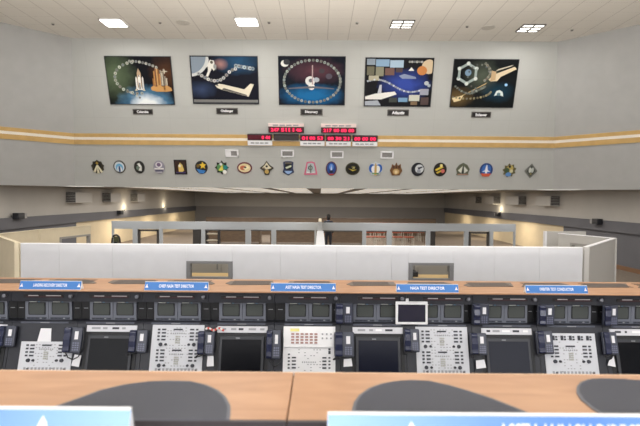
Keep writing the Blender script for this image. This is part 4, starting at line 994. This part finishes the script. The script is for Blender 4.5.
def tent(cx, Y, z0, hw, h, txt, lb, face, em_u, em_r, tw, th_, TD=.42, emv=0, tv=0):
    dpt = h*TD
    t = thing('tent_sign', (cx,Y,z0), lb, 'sign', 'blue tent signs')
    ang = math.atan2(dpt,h*1.0); V = V3((0,math.sin(ang),math.cos(ang))); N = V3((0,-math.cos(ang),math.sin(ang)))
    fr = (V3((cx,Y,z0)),V3((1,0,0)),V,N); L = h/math.cos(ang)
    m = MB(); m.fbox(-hw,hw,0.001,L,-.004,0,WHITE,fr); m.build('board', t)
    m = MB(); m.fbox(-hw+.001,hw-.001,L*.03,L*.965,.0003,.001,face,fr); m.build('printed_face', t)
    V2 = V3((0,-math.sin(ang),math.cos(ang))); N2 = V3((0,math.cos(ang),math.sin(ang)))
    fr2 = (V3((cx,Y+2*dpt,z0)),V3((1,0,0)),V2,N2)
    m = MB(); m.fbox(-hw,hw,0.001,L,-.004,0,WHITE,fr2); m.build('back_board', t)
    m = MB(); m.box(cx-hw+.01,cx+hw-.01,Y+.003,Y+2*dpt-.003,z0,z0+.002,WHITE); m.build('base_flap', t)
    for s in (-1,1):
        m = MB(); m.prism([(0.004,.003),(2*dpt-.004,.003),(dpt,h-.004)],-.001,.001,WHITE,(V3((cx+s*(hw-.002),Y,z0)),V3((0,1,0)),V3((0,0,1)),V3((1,0,0)))); m.build('end_gusset', t)
    if txt: text('lettering', txt, fr, 0, L*.5+tv, tw, th_, WHITE, t, off=.0022, bold=.014)
    for s in (-1,1): emblem(t, fr, s*em_u, L*(.5 if emv == 0 else 1)-em_r*1.05*(0 if emv == 0 else 1)+emv, em_r, .0012)
    return t
for x0, x1, y0, y1, txt, lb in ((18.5,80.5,281.6,289.4,'LANDING RECOVERY DIRECTOR','small blue sign reading landing recovery director on the orange counter'),
      (144,208,283.6,291.4,'CHIEF NASA TEST DIRECTOR','small blue sign reading chief NASA test director on the orange counter'),(270.5,336,285.4,292.8,'ASST NASA TEST DIRECTOR','small blue sign reading asst NASA test director on the orange counter'),
      (396.5,459,285.8,293.2,'NASA TEST DIRECTOR','small blue sign reading only NASA test director above the tablet'),(526,588.5,286.2,293.4,'ORBITER TEST CONDUCTOR','small blue sign reading orbiter test conductor on the orange counter')):
    Y = 4.9; p = atY((x0+x1)/2,y1,Y); h = (y1-y0)*Y/F; hw = (x1-x0)*Y/F/2
    tent(p.x,Y,ZTOP+.0005,hw,h+.006,txt,lb,BLUE,hw*.93,h*.22,hw*1.1,h*.42)

# ------------------------------------------------------------------ near counter with its signs
ZN = EYE-.5
YNF = .5*F/(423.2-198.0); YFF = .5*F/(374.3-198.0)
sx_ = atZ(290.5,396,ZN).x; sx2 = 0
LAB = {0:'near orange counter with one rounded grey vent, up to the seam',1:'near orange counter with two grey vents beyond the seam'}
vents = {0:[[(20,421),(60,405.5),(80,398.5),(100,391),(125,385.2),(150,382.2),(170,381.4),(190,382),(206,385.6),(218,391),(226,398),(230.5,407),(230.5,415),(229.5,421)]],
         1:[[(352,421),(352,410),(354,403),(359,396),(369,389),(381,384.6),(395,382),(412,380.8),(430,381.8),(450,386.2),(470,392),(492,399.2),(512,407),(530,414.5),(544,421)],
            [(611,421.5),(592,409.5),(581,400.5),(576.5,393.5),(576.5,388),(580,383.2),(588,380.2),(600,379.2),(620,379.8),(640,381.2),(664,385.5),(684,391.5),(705,400),(725,409),(750,421.5)]]}
for k, (xa, xb) in enumerate(((-1.9,sx_-.0012),(sx_+.0012,1.9))):
    t = thing('near_countertop', ((xa+xb)/2,YNF,ZN), LAB[k], 'countertop', None)
    m = MB(); m.box(xa,xb,YNF,YFF,ZN-.03,ZN,COUNTER); m.build('worktop', t, bevel=.003)
    m = MB(); m.box(xa,xb,YFF+.001,YFF+.006,ZN-.03,ZN-.001,M('edge_pale',(224,190,158),.5)); m.build('edge_band', t)
    m = MB(); m.box(xa,xb,YNF-.012,YNF-.001,ZN-.032,ZN+.001,M('nosing_dark',(58,52,54),.5)); m.build('front_nosing', t)
    for poly in vents[k]:
        pts = [(lambda p:(p.x,p.y))(atZ(a,b,ZN)) for a, b in poly]
        m = MB(); m.prism(pts,-.002,.003,VENT,(V3((0,0,ZN)),V3((1,0,0)),V3((0,1,0)),V3((0,0,1))))
        o = m.build('vent_grille', t); o['label'] = 'grey curved vent grille'
        # fine grille lines clipped to the outline
        g = MB()
        ys = [p[1] for p in pts]; y = min(ys)+.012
        while y < max(ys)-.006:
            xs_ = []
            for q in range(len(pts)):
                a, b = pts[q], pts[(q+1) % len(pts)]
                if (a[1]-y)*(b[1]-y) < 0: xs_.append(a[0]+(b[0]-a[0])*(y-a[1])/(b[1]-a[1]))
            if len(xs_) >= 2: g.box(min(xs_)+.008,max(xs_)-.008,y-.0015,y+.0015,ZN+.003,ZN+.0042,M('vent_line_grey',(72,72,78),.5))
            y += .0085
        gg = g.build('grille_lines', o)
t = thing('near_console', (0,1.4,.6), 'dark console cabinet under the near orange counter', 'console')
m = MB(); m.box(-1.88,1.88,YNF+.01,YFF-.01,.6,ZN-.031,NAVY); m.build('cabinet', t)
m = MB(); m.box(-1.88,1.88,.82,YNF+.009,ZN-.11,ZN-.075,NAVY); m.build('sign_ledge', t)
m = MB(); m.box(-1.88,1.88,YNF-.02,YNF+.0095,ZN-.074,ZN-.034,NAVYD); m.build('upper_fascia', t)
# front signs stand on the ledge
ZL = ZN-.0745
YS_ = .955
def front_sign(xa, xb, ytop, txt, lb, tw, emu):
    # apex row of the tent sits at pixel height ytop
    h = .15; TD_ = .3; dpt = h*TD_
    for _ in range(6):
        Y = YS_+dpt; p = atY(320,ytop,Y); h = p.z-ZL; dpt = h*TD_
    hw = (xb-xa)/2
    ang = math.atan2(dpt,h)
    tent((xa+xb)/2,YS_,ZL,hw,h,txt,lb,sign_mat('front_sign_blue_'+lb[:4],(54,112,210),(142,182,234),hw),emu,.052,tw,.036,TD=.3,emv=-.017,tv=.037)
YA = YS_+.06
xR = atY(327.5,411,YA).x; Wd = 1.02
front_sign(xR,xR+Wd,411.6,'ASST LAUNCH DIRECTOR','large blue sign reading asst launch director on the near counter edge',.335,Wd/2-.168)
xL = atY(134.5,408,YA).x
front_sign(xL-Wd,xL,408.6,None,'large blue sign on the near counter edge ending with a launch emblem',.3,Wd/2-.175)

# ------------------------------------------------------------------ unseen light troughs added behind and before the partition to brighten the ceiling
def trough(x0, x1, y, z, e, lb):
    t = thing('added_light_trough', ((x0+x1)/2,y,0), lb, 'light', 'added unseen light troughs')
    m = MB(); m.prism([(y-.14,z+.1),(y-.1,z),(y+.1,z),(y+.14,z+.1),(y+.12,z+.1),(y+.085,z+.015),(y-.085,z+.015),(y-.12,z+.1)],x0,x1,DARKM,(V3((0,0,0)),V3((0,1,0)),V3((0,0,1)),V3((1,0,0)))); m.build('housing', t)
    for x in (x0+.1,x1-.1) if abs(x1-x0) > 5 else (x0+.25 if x0 < 0 else x0+.1,x1-.15 if x1 > 0 else x1-.1):
        m = MB(); m.box(x-.03,x+.03,y-.03,y+.03,0,z,DARKM); m.build('stand', t)
    ld = bpy.data.lights.new('added_trough_lamp','AREA'); ld.shape = 'RECTANGLE'; ld.size = x1-x0-.1; ld.size_y = .16; ld.energy = e; ld.color = (1,.94,.86)
    lo = bpy.data.objects.new('added_trough_lamp', ld); COL.objects.link(lo); lo.location = ((x0+x1)/2,y,z+.03); lo.rotation_euler = (PI,0,0)
trough(-4.2,-.25,9.2,1.2,TR/2,'added uplight trough behind the white partition, on the cream side of the aisle divider')
trough(.25,4.2,9.2,1.2,TR/2,'added uplight trough behind the white partition, on the grey side of the aisle divider')
trough(-4.5,4.5,7.4,.9,TR*.6,'added uplight trough between the far consoles and the white partition')
# ------------------------------------------------------------------ hall lighting
def area(x, y, z, sx, sy, e, col=(1,.95,.88), down=True):
    ld = bpy.data.lights.new('hall_lamp','AREA'); ld.shape = 'RECTANGLE'; ld.size = sx; ld.size_y = sy; ld.energy = e; ld.color = col
    lo = bpy.data.objects.new('hall_lamp', ld); COL.objects.link(lo); lo.location = (x,y,z)
for a in strips[1:7:2]:
    area(a+.62,27,HB+.02,1.1,18,330)
for sg in (-1,1):
    for Y in (24,29,34): area(sg*9.2,Y,ZD+.1,.3,1.5,26,(1,.87,.66))
    area(sg*7.8,22,HB+.02,1.1,12,170)  # fixtureless side lamps added to brighten the soffit band

w = bpy.data.worlds.new('world'); S.world = w; w.use_nodes = True
w.node_tree.nodes['Background'].inputs[0].default_value = (.5,.52,.55,1); w.node_tree.nodes['Background'].inputs[1].default_value = .05
S.view_settings.view_transform = 'Standard'; S.view_settings.look = 'None'; S.view_settings.exposure = 0.0; S.view_settings.gamma = 1; S.view_settings.use_curve_mapping = False
for o in bpy.data.objects:
    if '_loc' in o: del o['_loc']
